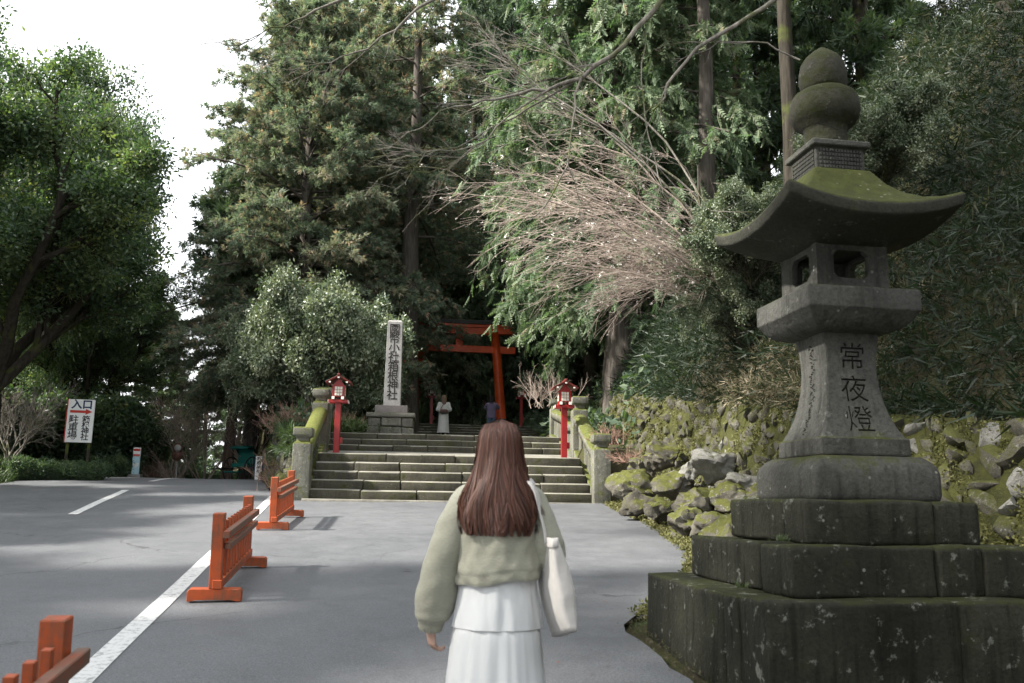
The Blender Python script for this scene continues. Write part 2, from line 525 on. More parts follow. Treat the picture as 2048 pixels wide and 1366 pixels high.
M['bark'] = mat_bark('cedar_bark', (0.05, 0.042, 0.036), (0.14, 0.125, 0.11))
M['bark_dark'] = mat_bark('dark_bark', (0.018, 0.016, 0.013), (0.055, 0.048, 0.038), 0.25)
M['bark_red'] = mat_bark('red_bark', (0.07, 0.045, 0.035), (0.2, 0.15, 0.12))
M['twig'] = mat_bark('pale_twig', (0.24, 0.19, 0.16), (0.5, 0.42, 0.36))
M['twig_grey'] = mat_bark('grey_twig', (0.11, 0.1, 0.085), (0.3, 0.275, 0.24), 0.35)
M['twig_red'] = mat_bark('reddish_twig', (0.17, 0.1, 0.075), (0.36, 0.24, 0.19))
M['leaf_sugi'] = mat_leaf('cedar_foliage', [(0.0, (0.075, 0.11, 0.082)), (0.45, (0.15, 0.19, 0.135)), (0.72, (0.24, 0.25, 0.185)), (1.0, (0.36, 0.25, 0.185))], 0.36, 0.65, 0.2, (1.25, 1.4, 0.9))
M['leaf_hinoki'] = mat_leaf('cypress_foliage', [(0.0, (0.06, 0.098, 0.058)), (0.5, (0.125, 0.178, 0.105)), (0.85, (0.2, 0.24, 0.15)), (1.0, (0.26, 0.22, 0.145))], 0.32, 0.6, 0.25, (1.2, 1.5, 0.85))
M['leaf_broad'] = mat_leaf('broadleaf_foliage', [(0.0, (0.032, 0.062, 0.036)), (0.5, (0.07, 0.11, 0.06)), (0.85, (0.125, 0.16, 0.07)), (1.0, (0.21, 0.22, 0.075))], 0.4, 0.42, 0.45)
M['leaf_camellia'] = mat_leaf('camellia_leaf', [(0.0, (0.05, 0.08, 0.045)), (0.5, (0.11, 0.145, 0.088)), (1.0, (0.24, 0.265, 0.18))], 0.15, 0.4, 0.5)
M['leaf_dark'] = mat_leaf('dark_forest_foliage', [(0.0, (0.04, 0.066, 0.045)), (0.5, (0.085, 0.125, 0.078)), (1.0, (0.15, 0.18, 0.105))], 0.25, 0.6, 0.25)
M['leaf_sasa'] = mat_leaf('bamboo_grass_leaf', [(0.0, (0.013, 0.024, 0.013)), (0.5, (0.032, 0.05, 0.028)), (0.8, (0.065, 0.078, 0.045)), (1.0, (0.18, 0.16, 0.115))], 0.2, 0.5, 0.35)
M['leaf_dry'] = mat_leaf('dry_grass', [(0.0, (0.05, 0.062, 0.03)), (0.35, (0.11, 0.115, 0.06)), (0.7, (0.24, 0.205, 0.145)), (1.0, (0.36, 0.315, 0.235))], 0.2, 0.8, 0.1, (1.1, 1.0, 0.8))
M['leaf_fern'] = mat_leaf('fern_green', [(0.0, (0.026, 0.045, 0.018)), (0.6, (0.06, 0.092, 0.036)), (1.0, (0.11, 0.145, 0.055))], 0.25, 0.45, 0.4)
M['bloom'] = mat_plain('red_bloom', (0.5, 0.04, 0.05), 0.5)
M['moss_tuft'] = mat_leaf('moss_tuft', [(0.0, (0.05, 0.05, 0.02)), (0.6, (0.12, 0.12, 0.045)), (1.0, (0.2, 0.19, 0.1))], 0.15, 0.8, 0.1)
M['bud'] = mat_plain('pale_bud', (0.75, 0.7, 0.66), 0.7)
M['dead_leaf'] = mat_plain('dead_leaf', (0.22, 0.06, 0.03), 0.8, 0.2, 0.4)

# ------------------------------------------------------------------ terrain
def roadz(Y):
    Y = np.asarray(Y, float)
    u = np.clip(Y - 21, 0, 12)
    z = 0.088 * np.minimum(Y, 21) + 0.088 * u - 0.00575 * u * u
    return z - 0.05 * np.clip(Y - 33, 0, 40)

SX, SY, SA = -1.19, 18.2, 0.087            # foot of the stairs and their heading
SC, SS = math.cos(SA), math.sin(SA)
def to_uv(X, Y):
    return (X - SX) * SC + (Y - SY) * SS, -(X - SX) * SS + (Y - SY) * SC
def from_uv(u, v):
    return SX + u * SC - v * SS, SY + u * SS + v * SC
PV = [-1, 0, 1.5, 3.8, 4.7, 16.0, 17.2, 40, 80]
PZ = [1.51, 1.60, 2.60, 2.80, 3.29, 4.10, 4.65, 5.7, 7.0]
def pathz(v): return np.interp(v, PV, PZ)
def wallx(Y): return np.where(Y < 18, 4.6 - 0.2 * (Y - 8), 2.6)
def walltop(Y): return 0.088 * np.minimum(Y, 30) + 1.85 + 0.05 * (np.minimum(Y, 30) - 12)
def flankx(Y): return -4.5 - 0.33 * (Y - 18)
def smooth(a, b, x):
    t = np.clip((x - a) / (b - a), 0, 1)
    return t * t * (3 - 2 * t)

YR = [-12, 3.0, 5.0, 5.7, 7.3, 7.9, 9.2, 11.3, 14.4, 16.9, 17.7, 18.25]
XR = [1.5, 1.35, 1.2, 1.1, 0.92, 1.2, 1.8, 2.25, 2.26, 2.02, 1.98, 1.95]
def groundz(X, Y):
    X = np.asarray(X, float); Y = np.asarray(Y, float)
    z = roadz(Y) - 0.06
    # left verge and the wooded ground behind it
    e = -11.6 - 0.12 * (Y - 18) - X
    z = z + 0.35 * smooth(0, 2.0, e) + 0.5 * smooth(2, 9, e) - 5.0 * smooth(20, 60, e)
    u, v = to_uv(X, Y)
    tz = np.where(v < 5, 2.7 + 0.14 * v, pathz(v) + 0.15)
    terr = (v > 0.12) & (X > flankx(Y) + 0.45)
    z = np.where(terr, tz, z)
    cor = (np.abs(u) < 3.05) & (v > -0.2) & (v < 4.9)
    z = np.where(cor, pathz(v) - 0.32, z)
    z = np.where((np.abs(u) < 3.6) & (v >= 4.9), pathz(v) - 0.05, z)
    # rock pile below the right wall, the wall itself and the bank above it
    d = (X - wallx(Y)) * 0.98
    edge = np.interp(Y, YR, XR)
    pile = smooth(0.0, 1.0, (X - edge - 0.05) / np.maximum(np.asarray(wallx(Y)) - edge - 0.1, 0.3)) * 0.66 * smooth(8.3, 10.5, Y) * (1 - smooth(17.2, 18.2, Y))
    z = z + np.where(v < 0.12, pile, 0)
    top = walltop(Y) - 0.05
    bank = top + 0.25 * smooth(0.5, 0.9, d) + 1.25 * np.clip(d - 0.7, 0, 9.5) * (1 - 0.45 * smooth(18, 28, Y)) + 0.25 * np.clip(d - 10.2, 0, 60)
    z = np.where(d > 0.45, np.maximum(z, bank), z)
    return z

def axis(segs):
    out = []
    for a, b, s in segs:
        out.append(np.arange(a, b, s))
    return np.concatenate(out)
gx = axis([(-140, -40, 10), (-40, -16, 2), (-16, 14, 0.3), (14, 40, 2), (40, 150, 10)])
gy = axis([(-40, -8, 4), (-8, 4, 1), (4, 46, 0.3), (46, 90, 2), (90, 300, 12)])
GX, GY = np.meshgrid(gx, gy)
GZ = groundz(GX, GY)
nx, ny = len(gx), len(gy)
ii = np.arange(ny - 1)[:, None] * nx + np.arange(nx - 1)[None, :]
gq = np.stack([ii, ii + 1, ii + nx + 1, ii + nx], -1).reshape(-1, 4)
ground = obj('ground', mesh_np(np.stack([GX, GY, GZ], -1), gq, smooth=True), M['earth'])
tag(ground, kind='structure', label='mossy brown earth of the verges, terrace and wooded bank')

# asphalt: the road and the forecourt in front of the stairs as one sheet
ay = np.concatenate([np.arange(-12, 18.25, 0.25), [18.25]])
cols = 70
rr = np.random.default_rng(3)
def left_edge(Y): return -11.7 - 0.12 * (Y - 18) + 0.12 * np.sin(Y * 1.3)
fr = np.linspace(0, 1, cols)
def sheet(ys, xl, xr, dz=0.0):
    X = xl[:, None] * (1 - fr) + xr[:, None] * fr
    Y = np.broadcast_to(ys[:, None], X.shape)
    Z = roadz(Y) + dz + 0.006 * np.sin(X * 1.7 + Y * 0.9) * np.cos(Y * 1.1)
    n = len(ys)
    i = np.arange(n - 1)[:, None] * cols + np.arange(cols - 1)[None, :]
    return mesh_np(np.stack([X, Y, Z], -1), np.stack([i, i + 1, i + cols + 1, i + cols], -1).reshape(-1, 4), smooth=True)
jag = rr.uniform(-0.03, 0.03, len(ay)) + 0.03 * np.sin(ay * 7)
road = obj('road', sheet(ay, left_edge(ay), np.interp(ay, YR, XR) + jag), M['asphalt'])
tag(road, kind='structure', label='grey worn asphalt of the road and forecourt')
by = np.concatenate([[18.25], np.arange(18.5, 60, 0.3)])
rb = obj('road_crest', sheet(by, left_edge(by), flankx(by) - 0.2), M['asphalt'])
tag(rb, kind='structure', label='asphalt road going over the crest')

def ribbon(pts, w, dz, n=40):
    pts = np.asarray(pts, float)
    ys = np.linspace(pts[0, 1], pts[-1, 1], n)
    xs = np.interp(ys, pts[:, 1], pts[:, 0])
    V = []
    for x, y in zip(xs, ys):
        for s in (-1, 1):
            xx = x + s * w / 2
            V.append((xx, y, roadz(y) + dz + 0.006 * math.sin(xx * 1.7 + y * 0.9) * math.cos(y * 1.1)))
    i = np.arange(n - 1) * 2
    return mesh_np(V, np.stack([i, i + 1, i + 3, i + 2], 1), smooth=True)
obj('edge_line', ribbon([(-1.0, -3), (-2.52, 5.47), (-3.4, 10.32), (-4.66, 17.24), (-5.05, 19.4)], 0.165, 0.007, 120), M['road_paint'], road)
for a, b in (((-7.1, 14.6), (-8.42, 19.6)), ((-9.18, 22.8), (-9.9, 27.0)), ((-5.2, 4.5), (-6.1, 9.6)), ((-4.0, -3.0), (-4.6, 1.0))):
    obj('dash_line', ribbon([a, b], 0.16, 0.007, 30), M['road_paint'], road)

# ------------------------------------------------------------------ stone stairs
stairs = empty('stone_stairs', (SX, SY, 1.55), SA)
tag(stairs, 'wide mossy stone stairs rising to the red gate', 'stairs')
def step_row(v0, depth, z0, z1, u0, u1, seed, tilt=0.09, blen=(0.75, 1.5)):
    r = random.Random(seed)
    u = u0
    while u < u1 - 0.01:
        L = min(r.uniform(*blen), u1 - u)
        if u1 - (u + L) < 0.35: L = u1 - u
        h = (z1 - z0) + 0.05
        me = box_mesh(((L - 0.012) / 2, (depth + 0.12) / 2, h), 0.022, 2, 0.006, cuts=1, seed=seed * 31 + int(u * 10))
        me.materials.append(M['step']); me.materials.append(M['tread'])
        for p in me.polygons:                      # worn walking surface, its sky-lit brightness also put into the paler colour
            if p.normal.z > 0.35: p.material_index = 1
        o = obj('step_block', me, None, stairs, (u + L / 2, v0 + (depth + 0.12) / 2 + r.uniform(-0.012, 0.012), z0 - 0.05 - 1.55 + r.uniform(-0.006, 0.006)), (tilt, 0, r.uniform(-0.004, 0.004)))
        u += L
zs = 1.60
obj('kerb_slab', box_mesh((2.95, 0.2, 0.075), 0.015, 2, 0.004, cuts=1), M['tread'], stairs, (0, -0.13, -0.02))
for k in range(5):
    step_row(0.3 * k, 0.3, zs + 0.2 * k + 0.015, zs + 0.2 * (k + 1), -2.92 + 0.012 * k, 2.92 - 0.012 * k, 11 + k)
me = MB()
me.add([(-2.9, 1.55, 2.575 - 1.55), (2.9, 1.55, 2.575 - 1.55), (2.9, 3.9, 2.80 - 1.55), (-2.9, 3.9, 2.80 - 1.55)], [[0, 1, 2, 3]])
obj('landing', me.mesh(), M['tread'], stairs)
for k in range(3):
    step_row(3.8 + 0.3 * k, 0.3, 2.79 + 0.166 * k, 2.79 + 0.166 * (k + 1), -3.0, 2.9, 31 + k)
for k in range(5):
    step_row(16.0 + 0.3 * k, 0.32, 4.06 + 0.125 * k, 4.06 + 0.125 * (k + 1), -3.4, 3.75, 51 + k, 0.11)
# stone-paved path between the flights and on through the gate
for v0, v1 in ((4.7, 16.1), (17.4, 48)):
    vv = np.linspace(v0, v1, 40)
    V = []
    for v in vv:
        for u in np.linspace(-3.4, 3.7, 12):
            X, Y = from_uv(u, v)
            V.append((X, Y, pathz(v) + (0.0 if v0 < 10 else 0.03)))
    i = (np.arange(39)[:, None] * 12 + np.arange(11)[None, :])
    pth = obj('path', mesh_np(V, np.stack([i, i + 1, i + 13, i + 12], -1).reshape(-1, 4)), M['step'])
    tag(pth, kind='structure', label='stone path between the flights of stairs' if v0 < 10 else 'shaded path leading on under the gate')

# ------------------------------------------------------------------ balustrades
def newel_mesh(h, w):
    b = w / 2
    m = MB()
    def sq(s, z): return [(-s, -s, z), (s, -s, z), (s, s, z), (-s, s, z)]
    m.loft([sq(b, -0.3), sq(b, h * 0.76), sq(b * 0.92, h * 0.78), sq(b * 0.68, h * 0.80), sq(b * 0.66, h * 0.845),
            sq(b * 0.98, h * 0.87), sq(b * 1.06, h * 0.885), sq(b * 1.06, h * 0.985), sq(b * 0.9, h)])
    return finish(m.mesh(tint=False), 0.016, 2, 25)
NEWEL = newel_mesh(1.43, 0.36)
NEWEL_S = newel_mesh(1.2, 0.27)
for nm in (NEWEL, NEWEL_S): nm.materials.append(M['rail'])
BAL = box_mesh((0.045, 0.05, 1.0), 0.008, 1)
BAL.materials.append(M['rail'])
def balustrade(p0, z0, p1, z1, label, first=True, last=True, small=False, mossy=False):
    """stone balustrade from p0 to p1; z0, z1 the ground there"""
    p0, p1 = np.array(p0, float), np.array(p1, float)
    L = np.linalg.norm(p1 - p0)
    ang = math.atan2(p1[1] - p0[1], p1[0] - p0[0])
    e = empty('balustrade', (p0[0], p0[1], z0), ang)
    tag(e, label, 'balustrade', 'stone balustrades of the stairs')
    nm = NEWEL_S if small else NEWEL
    H = 1.2 if small else 1.43
    if first: obj('newel', nm, None, e, (0, 0, 0))
    if last: obj('newel', nm, None, e, (L, 0, z1 - z0))
    sl = (z1 - z0)
    w = 0.13 if small else 0.17
    a = np.linspace(0, np.pi, 9)
    rail_rings = []
    for x in np.linspace(0.1, L - 0.1, 8):
        zc = sl * x / L + H * 0.66
        ring = [(x, w * math.cos(q), zc + 0.02 + 0.11 * math.sin(q)) for q in a] + [(x, -w, zc - 0.1), (x, w, zc - 0.1)]
        rail_rings.append(ring)
    rm = MB().loft(rail_rings).mesh(True, tint=False)
    obj('rail', rm, M['rail_moss'] if mossy else M['rail'], e)
    cr = []
    for x in np.linspace(0.1, L - 0.1, 6):
        zc = sl * x / L + 0.16
        cr.append([(x, -0.16, zc - 0.75), (x, 0.16, zc - 0.75), (x, 0.16, zc + 0.06), (x, -0.16, zc + 0.06)])
    obj('curb', finish(MB().loft(cr).mesh(tint=False), 0.015, 1), M['rail'], e)
    n = max(4, int(L / 0.19))
    for i in range(n):
        x = 0.2 + (L - 0.4) * (i + 0.5) / n
        obj('baluster', BAL, None, e, (x, 0, sl * x / L + 0.16), (0, 0, 0), (1, 1, H * 0.66 - 0.2))
    return e
lp0, lp1, lp2 = from_uv(-3.02, 0.0), from_uv(-3.02, 2.5), from_uv(-3.15, 4.2)
rp0, rp1, rp2, rp3 = from_uv(3.08, -0.05), from_uv(3.05, 2.5), from_uv(3.0, 4.0), from_uv(3.0, 6.4)
balustrade(lp0, 1.6, lp1, 2.7, 'moss-topped stone balustrade left of the lower stairs', mossy=True)
balustrade(lp1, 2.7, lp2, 2.95, 'short grey balustrade behind the mossy left one', first=False)
balustrade(rp0, 1.6, rp1, 2.68, 'pale sunlit stone balustrade right of the lower stairs')
balustrade(rp1, 2.6, rp2, 2.72, 'stone balustrade along the landing behind the right lamp post', first=False, small=True)
balustrade(rp2, 2.9, rp3, 3.3, 'stone balustrade beside the upper steps on the right', first=False, small=True)

# ------------------------------------------------------------------ stones of the walls
STONES = [rock_mesh(100 + i, 2, 0.9, 1.0, 0.32) for i in range(9)]
for m in STONES: m.materials.append(M['wall_stone'])
STONES_B = [m.copy() for m in STONES[:4]]
for m in STONES_B:
    m.materials.clear(); m.materials.append(M['rock_bare'])
def wall(name, label, line, tops, bots, batter, n_rows, size, face, seed, bare=0.2, vis=None):
    """rubble wall: line = list of (x, y) at its foot, stones laid on a battered face"""
    e = empty(name, (line[0][0], line[0][1], bots[0]))
    tag(e, label, 'wall')
    line = np.asarray(line, float)
    seg = np.linalg.norm(np.diff(line, axis=0), axis=1)
    cum = np.concatenate([[0], np.cumsum(seg)])
    def P(s, t):
        x = np.interp(s, cum, line[:, 0]); y = np.interp(s, cum, line[:, 1])
        zb = np.interp(s, cum, bots); zt = np.interp(s, cum, tops)
        return np.array([x + face[0] * batter * t, y + face[1] * batter * t, zb + (zt - zb) * t])
    o0 = np.array(e.location)
    ns = int(cum[-1] / 0.25) + 2
    V = np.array([P(s, t) - np.array([face[0], face[1], 0]) * (0.02) - o0 for s in np.linspace(0, cum[-1], ns) for t in np.linspace(-0.05, 1.0, 6)])
    i = np.arange(ns - 1)[:, None] * 6 + np.arange(5)[None, :]
    obj('moss_bed', mesh_np(V, np.stack([i, i + 6, i + 7, i + 1], -1).reshape(-1, 4), smooth=True), M['wall_moss'], e)
    r = random.Random(seed)
    s = 0.0
    col = 0
    todo = []
    while s < cum[-1]:
        w = size * r.uniform(0.6, 1.55)
        hh = np.interp(s, cum, tops) - np.interp(s, cum, bots)
        k = max(2, int(round(hh / (size * 0.82))))
        for j in range(k):
            if r.random() < 0.05: continue
            t = (j + 0.5 + 0.3 * (col % 2) + r.uniform(-0.25, 0.25)) / (k + 0.2)
            p = P(s + w / 2 + r.uniform(-0.07, 0.07), t) - o0
            b = r.random() < bare
            me = (STONES_B if b else STONES)[r.randrange(4 if b else 9)]
            todo.append((me, p, (r.uniform(-0.3, 0.3), r.uniform(-0.9, 0.9), math.pi / 2 + r.uniform(-0.4, 0.4)),
                         (w * r.uniform(0.5, 0.75), w * r.uniform(0.24, 0.42), hh / k * r.uniform(0.5, 0.85))))
        s += w * 0.88
        col += 1
    todo.sort(key=lambda q: q[1][1])
    rest = MB()
    made = 0
    for i, (me, p, rot, sc) in enumerate(todo):
        if vis is None or vis[0] < p[1] + o0[1] < vis[1]:
            if made < 290:
                obj('stone', me, None, e, p, rot, sc)
                made += 1
                continue
        v = np.array([q.co[:] for q in me.vertices]) * np.array(sc)
        v = v @ np.array(Euler(rot).to_matrix()).T + p
        rest.add(v, None, [list(f.vertices) for f in me.polygons])
    if rest.n:
        tag(obj('rubble', rest.mesh(True, tint=False), M['wall_stone'], e), kind='stuff')
    return e
Yw = np.array([5.0, 8, 11, 14, 18, 21, 25])
wall('retaining_wall', 'mossy rubble wall at the foot of the bank behind the big lantern',
     [(float(wallx(y)) + 0.0, y) for y in Yw], [float(walltop(y)) for y in Yw],
     [float(roadz(y)) + (0.25 if 9 < y < 18 else 0.0) - 0.05 if y < 19 else 2.7 + 0.14 * (y - 18) for y in Yw],
     0.42, 5, 0.3, (1, 0.1), 5, 0.12, (7.3, 22.0))
Yl = np.array([18.1, 20, 22, 24.5, 27, 30])
wall('flank_wall', 'moss-grown stone wall beside the road left of the stairs',
     [(float(flankx(y)) - 0.15, y) for y in Yl], [2.6, 3.0, 3.3, 3.5, 3.6, 3.7], [float(roadz(y)) - 0.05 for y in Yl],
     0.62, 4, 0.45, (0.97, 0.2), 9, 0.05)
# end face of the left terrace between newel and road wall
me = MB()
a = from_uv(-3.2, 0.05)
me.add([(flankx(18.1) - 0.2, 18.1, 1.5), (a[0], a[1], 1.5), (a[0], a[1] + 0.15, 2.75), (flankx(18.1) + 0.3, 18.3, 2.75)], [[0, 1, 2, 3]])
o = obj('terrace_face', me.mesh(), M['wall_moss'])
tag(o, kind='structure', label='mossy end face of the terrace beside the left newel')

# ------------------------------------------------------------------ rocks below the right wall
ROCKS = [rock_mesh(300 + i, 4, 1.25) for i in range(8)]
for m in ROCKS: m.materials.append(M['rock'])
ROCKB = [m.copy() for m in ROCKS[:3]]
for m in ROCKB:
    m.materials.clear(); m.materials.append(M['rock_bare'])
def rock(x, y, s, label, i, bare=False, lift=0.25, flat=0.75, rot=None):
    me = (ROCKB if bare else ROCKS)[i % (3 if bare else 8)]
    z = float(groundz(x, y)) + s * flat * lift
    o = obj('rock', me, None, None, (x, y, z), rot or (random.uniform(-0.4, 0.4), random.uniform(-0.4, 0.4), random.uniform(0, 6.28)),
            (s * random.uniform(0.9, 1.25), s * random.uniform(0.8, 1.1), s * flat * random.uniform(0.85, 1.15)))
    return tag(o, label, 'rock', 'rocks heaped below the mossy wall')
# named rocks, placed where the photograph shows them
for (px, py, Y, s, lab, bare) in (
        (1272, 965, 16.0, 0.42, 'big moss-covered boulder beside the right stone newel', False),
        (1325, 905, 15.9, 0.34, 'dark squarish rock on top of the heap near the right newel', False),
        (1382, 935, 14.6, 0.24, 'white wedge-shaped rock in the middle of the heap', True),
        (1425, 925, 14.1, 0.36, 'broad flat grey slab lying on the heap against the wall', True),
        (1458, 930, 14.2, 0.2, 'pale rock near the wall above the lantern base', True),
        (1490, 962, 13.0, 0.24, 'whitish rock just left of the lantern plinth', True),
        (1345, 965, 14.6, 0.33, 'rounded mossy rock below the white wedge-shaped one', False),
        (1275, 1000, 15.0, 0.3, 'low mossy rock at the forecourt edge by the boulder', False),
        (1400, 1000, 12.9, 0.3, 'upright mossy rock in the lower middle of the heap', False),
        (1455, 985, 12.8, 0.3, 'bright green mossy rock close to the lantern plinth', False),
        (1430, 1040, 11.9, 0.28, 'mossy rock nearest the lantern base step', False),
        (1375, 1035, 12.6, 0.27, 'squat mossy rock at the front of the heap', False),
        (1320, 1010, 14.0, 0.28, 'long low rock at the front left of the heap', False),
        (1285, 930, 16.6, 0.3, 'smooth moss hump behind the big boulder', False)):
    p = at(px, py, Y)
    z = max(p[2], float(groundz(p[0], p[1])))
    o = obj('rock', (ROCKB if bare else ROCKS)[random.randrange(3 if bare else 8)], None, None, (p[0], p[1], z - 0.08), (random.uniform(-0.3, 0.3), random.uniform(-0.3, 0.3), random.uniform(0, 6.28)),
            (s * 1.15, s, s * 0.85))
    tag(o, lab, 'rock', 'rocks heaped below the mossy wall')
for i in range(150):
    Y = random.uniform(9.0, 17.8)
    d = random.uniform(-2.5, -0.1)
    X = float(wallx(Y)) + d
    if X < float(np.interp(Y, YR, XR)) + 0.12: continue
    s = random.choice((0.1, 0.14, 0.18, 0.24, 0.34)) * random.uniform(0.85, 1.2)
    rock(X, Y, s, 'mossy rock in the heap between forecourt and wall', i, random.random() < 0.1, 0.3)
rock(1.03, 6.35, 0.075, 'small brown stone at the crumbled asphalt edge by the lantern', 2, False, 0.4, 0.6)

# ------------------------------------------------------------------ big stone lantern
LA = R(8.8)
LX, LY = 2.345, 6.25
lz0 = 0.46
lan = empty('stone_lantern', (LX, LY, lz0), LA)
tag(lan, 'tall dark mossy stone lantern on a stepped base', 'lantern')
def sq(s, z, c=0.0, dips=0.0, n=1):
    """square loop with n points to a side; corners lifted by dips relative to the middle of a side"""
    pts = []
    cs = [(-s, -s), (s, -s), (s, s), (-s, s)]
    for i in range(4):
        a, b = np.array(cs[i]), np.array(cs[(i + 1) % 4])
        for k in range(n):
            t = k / n
            q = a + (b - a) * t
            lift = dips * (abs(2 * t - 1) ** 2.2)
            pts.append((q[0], q[1], z + lift))
    return pts
# base steps: each a ring of separate blocks round a core
def base_course(h, z0, z1, cuts, seed):
    r = random.Random(seed)
    w = min(0.42, h * 0.55)
    obj('base_core', box_mesh((h - 0.03, h - 0.03, z1 - z0 - 0.006), 0.01), M['lantern_base'], lan, (0, 0, z0 - lz0))
    for side in range(4):
        rz = side * math.pi / 2
        xs = [-h] + [c * h for c in cuts[side % len(cuts)]] + [h - w]
        for a, b in zip(xs[:-1], xs[1:]):
            L = b - a - 0.008
            me = box_mesh((L / 2, w / 2, z1 - z0), 0.03, 3, 0.013, cuts=2, seed=seed * 7 + side + int(a * 10))
            cx, cy = (a + b) / 2, -h + w / 2
            obj('base_block', me, M['lantern_base'], lan,
                (cx * math.cos(rz) - cy * math.sin(rz), cx * math.sin(rz) + cy * math.cos(rz), z0 - lz0 + r.uniform(-0.003, 0.004)), (0, 0, rz))
base_course(1.10, 0.36, 1.046, [[0.05], [-0.1], [0.2], [0.42]], 71)
base_course(0.835, 1.046, 1.342, [[0.12], [-0.2], [0.1], [0.2]], 72)
base_course(0.60, 1.342, 1.614, [[], [], [], []], 73)
def lan_part(name, rings, mat, bev=0.012, seg=2, ang=20, smoothit=True):
    m = finish(MB().loft(rings).mesh(tint=False), bev, seg, ang)
    return obj(name, m, M[mat], lan)
zz = lambda z: z - lz0
lan_part('plinth', [sq(0.44, zz(1.614)), sq(0.451, zz(1.66)), sq(0.449, zz(1.80)), sq(0.435, zz(1.85)), sq(0.40, zz(1.89)), sq(0.36, zz(1.912)), sq(0.3, zz(1.918))], 'lantern', 0.03, 3, 60)
SH = [(0.325, 1.918), (0.322, 2.03), (0.303, 2.045), (0.27, 2.11), (0.237, 2.2), (0.213, 2.3), (0.197, 2.4), (0.189, 2.5), (0.19, 2.6), (0.197, 2.68), (0.208, 2.74), (0.212, 2.79)]
shaft = lan_part('shaft', [sq(s, zz(z), n=4) for s, z in SH], 'lantern', 0.014, 2, 60)
lan_part('platform', [sq(0.25, zz(2.775)), sq(0.32, zz(2.80)), sq(0.372, zz(2.85)), sq(0.405, zz(2.905)), sq(0.415, zz(2.915)), sq(0.415, zz(3.055)), sq(0.40, zz(3.066))], 'lantern', 0.012, 2, 30)
# fire box: four walls with a window in each
def wall_hole(W, H, w, h, zc, T):
    o = [(-W, 0), (W, 0), (W, H), (-W, H)]
    i = [(-w, zc - h), (w, zc - h), (w, zc + h), (-w, zc + h)]
    c = 0.035
    i8 = [(-w, zc - h + c), (-w + c, zc - h), (w - c, zc - h), (w, zc - h + c), (w, zc + h - c), (w - c, zc + h), (-w + c, zc + h), (-w, zc + h - c)]
    o8 = [(-W, 0), (-W + 0.001, 0), (W - 0.001, 0), (W, 0), (W, H), (W - 0.001, H), (-W + 0.001, H), (-W, H)]
    V = [(x, 0, z) for x, z in o8] + [(x, 0.018, z) for x, z in i8] + [(x, T, z) for x, z in i8] + [(x, T, z) for x, z in o8]
    Q = []
    for a in range(4):
        r0, r1 = a * 8, ((a + 1) % 4) * 8
        for k in range(8):
            Q.append([r0 + k, r0 + (k + 1) % 8, r1 + (k + 1) % 8, r1 + k])
    return V, Q
fb = 0.27
for side in range(4):
    V, Q = wall_hole(fb if side % 2 == 0 else fb - 0.062, 0.48, 0.13, 0.10, 0.2, 0.06)
    m = finish(mesh_np(V, Q), 0.006, 1, 30)
    rz = side * math.pi / 2
    obj('firebox_wall', m, M['lantern'], lan, (fb * math.sin(rz), -fb * math.cos(rz), zz(3.062)), (0, 0, rz))
# roof with upturned corners
n = 8
rr_ = [sq(0.27, zz(3.40), n=n), sq(0.33, zz(3.43), 0, 0.01, n), sq(0.45, zz(3.465), 0, 0.045, n), sq(0.60, zz(3.50), 0, 0.10, n), sq(0.632, zz(3.512), 0, 0.11, n), sq(0.648, zz(3.585), 0, 0.115, n), sq(0.63, zz(3.605), 0, 0.108, n),
       sq(0.55, zz(3.635), 0, 0.07, n), sq(0.46, zz(3.69), 0, 0.035, n), sq(0.37, zz(3.765), 0, 0.014, n), sq(0.29, zz(3.86), 0, 0.004, n), sq(0.215, zz(3.99), n=n)]
m = MB().loft(rr_).mesh(tint=False)
m = finish(m, 0.012, 2, 35)
obj('roof', m, M['roof_stone'], lan)
fin = obj('finial_plinth', finish(MB().loft([sq(0.19, zz(3.985)), sq(0.19, zz(4.155)), sq(0.226, zz(4.165)), sq(0.226, zz(4.205)), sq(0.21, zz(4.215))]).mesh(tint=False), 0.006, 1), M['lantern'], lan)
for side in (0, 1, 2, 3):
    rz = side * math.pi / 2
    mm = MB()
    for a in range(14):
        for b in range(5):
            mm.box((-0.155 + a * 0.0238, -0.193, zz(4.01) + b * 0.031), (0.0085, 0.006, 0.011))
    obj('carved_panel', mm.mesh(tint=False), M['lantern'], fin, (0, 0, 0), (0, 0, rz))
obj('lotus_ring', lathe([(0.165, zz(4.21)), (0.158, zz(4.26)), (0.154, zz(4.345)), (0.17, zz(4.385)), (0.222, zz(4.425)), (0.252, zz(4.475)), (0.257, zz(4.53)), (0.25, zz(4.6)), (0.226, zz(4.645)), (0.185, zz(4.675)), (0.1, zz(4.685))], 28), M['finial'], lan)
obj('finial_jewel', lathe([(0.15, zz(4.675)), (0.166, zz(4.71)), (0.177, zz(4.77)), (0.175, zz(4.84)), (0.158, zz(4.91)), (0.122, zz(4.965)), (0.072, zz(5.01)), (0.026, zz(5.045)), (0.0, zz(5.06))], 28), M['finial'], lan)
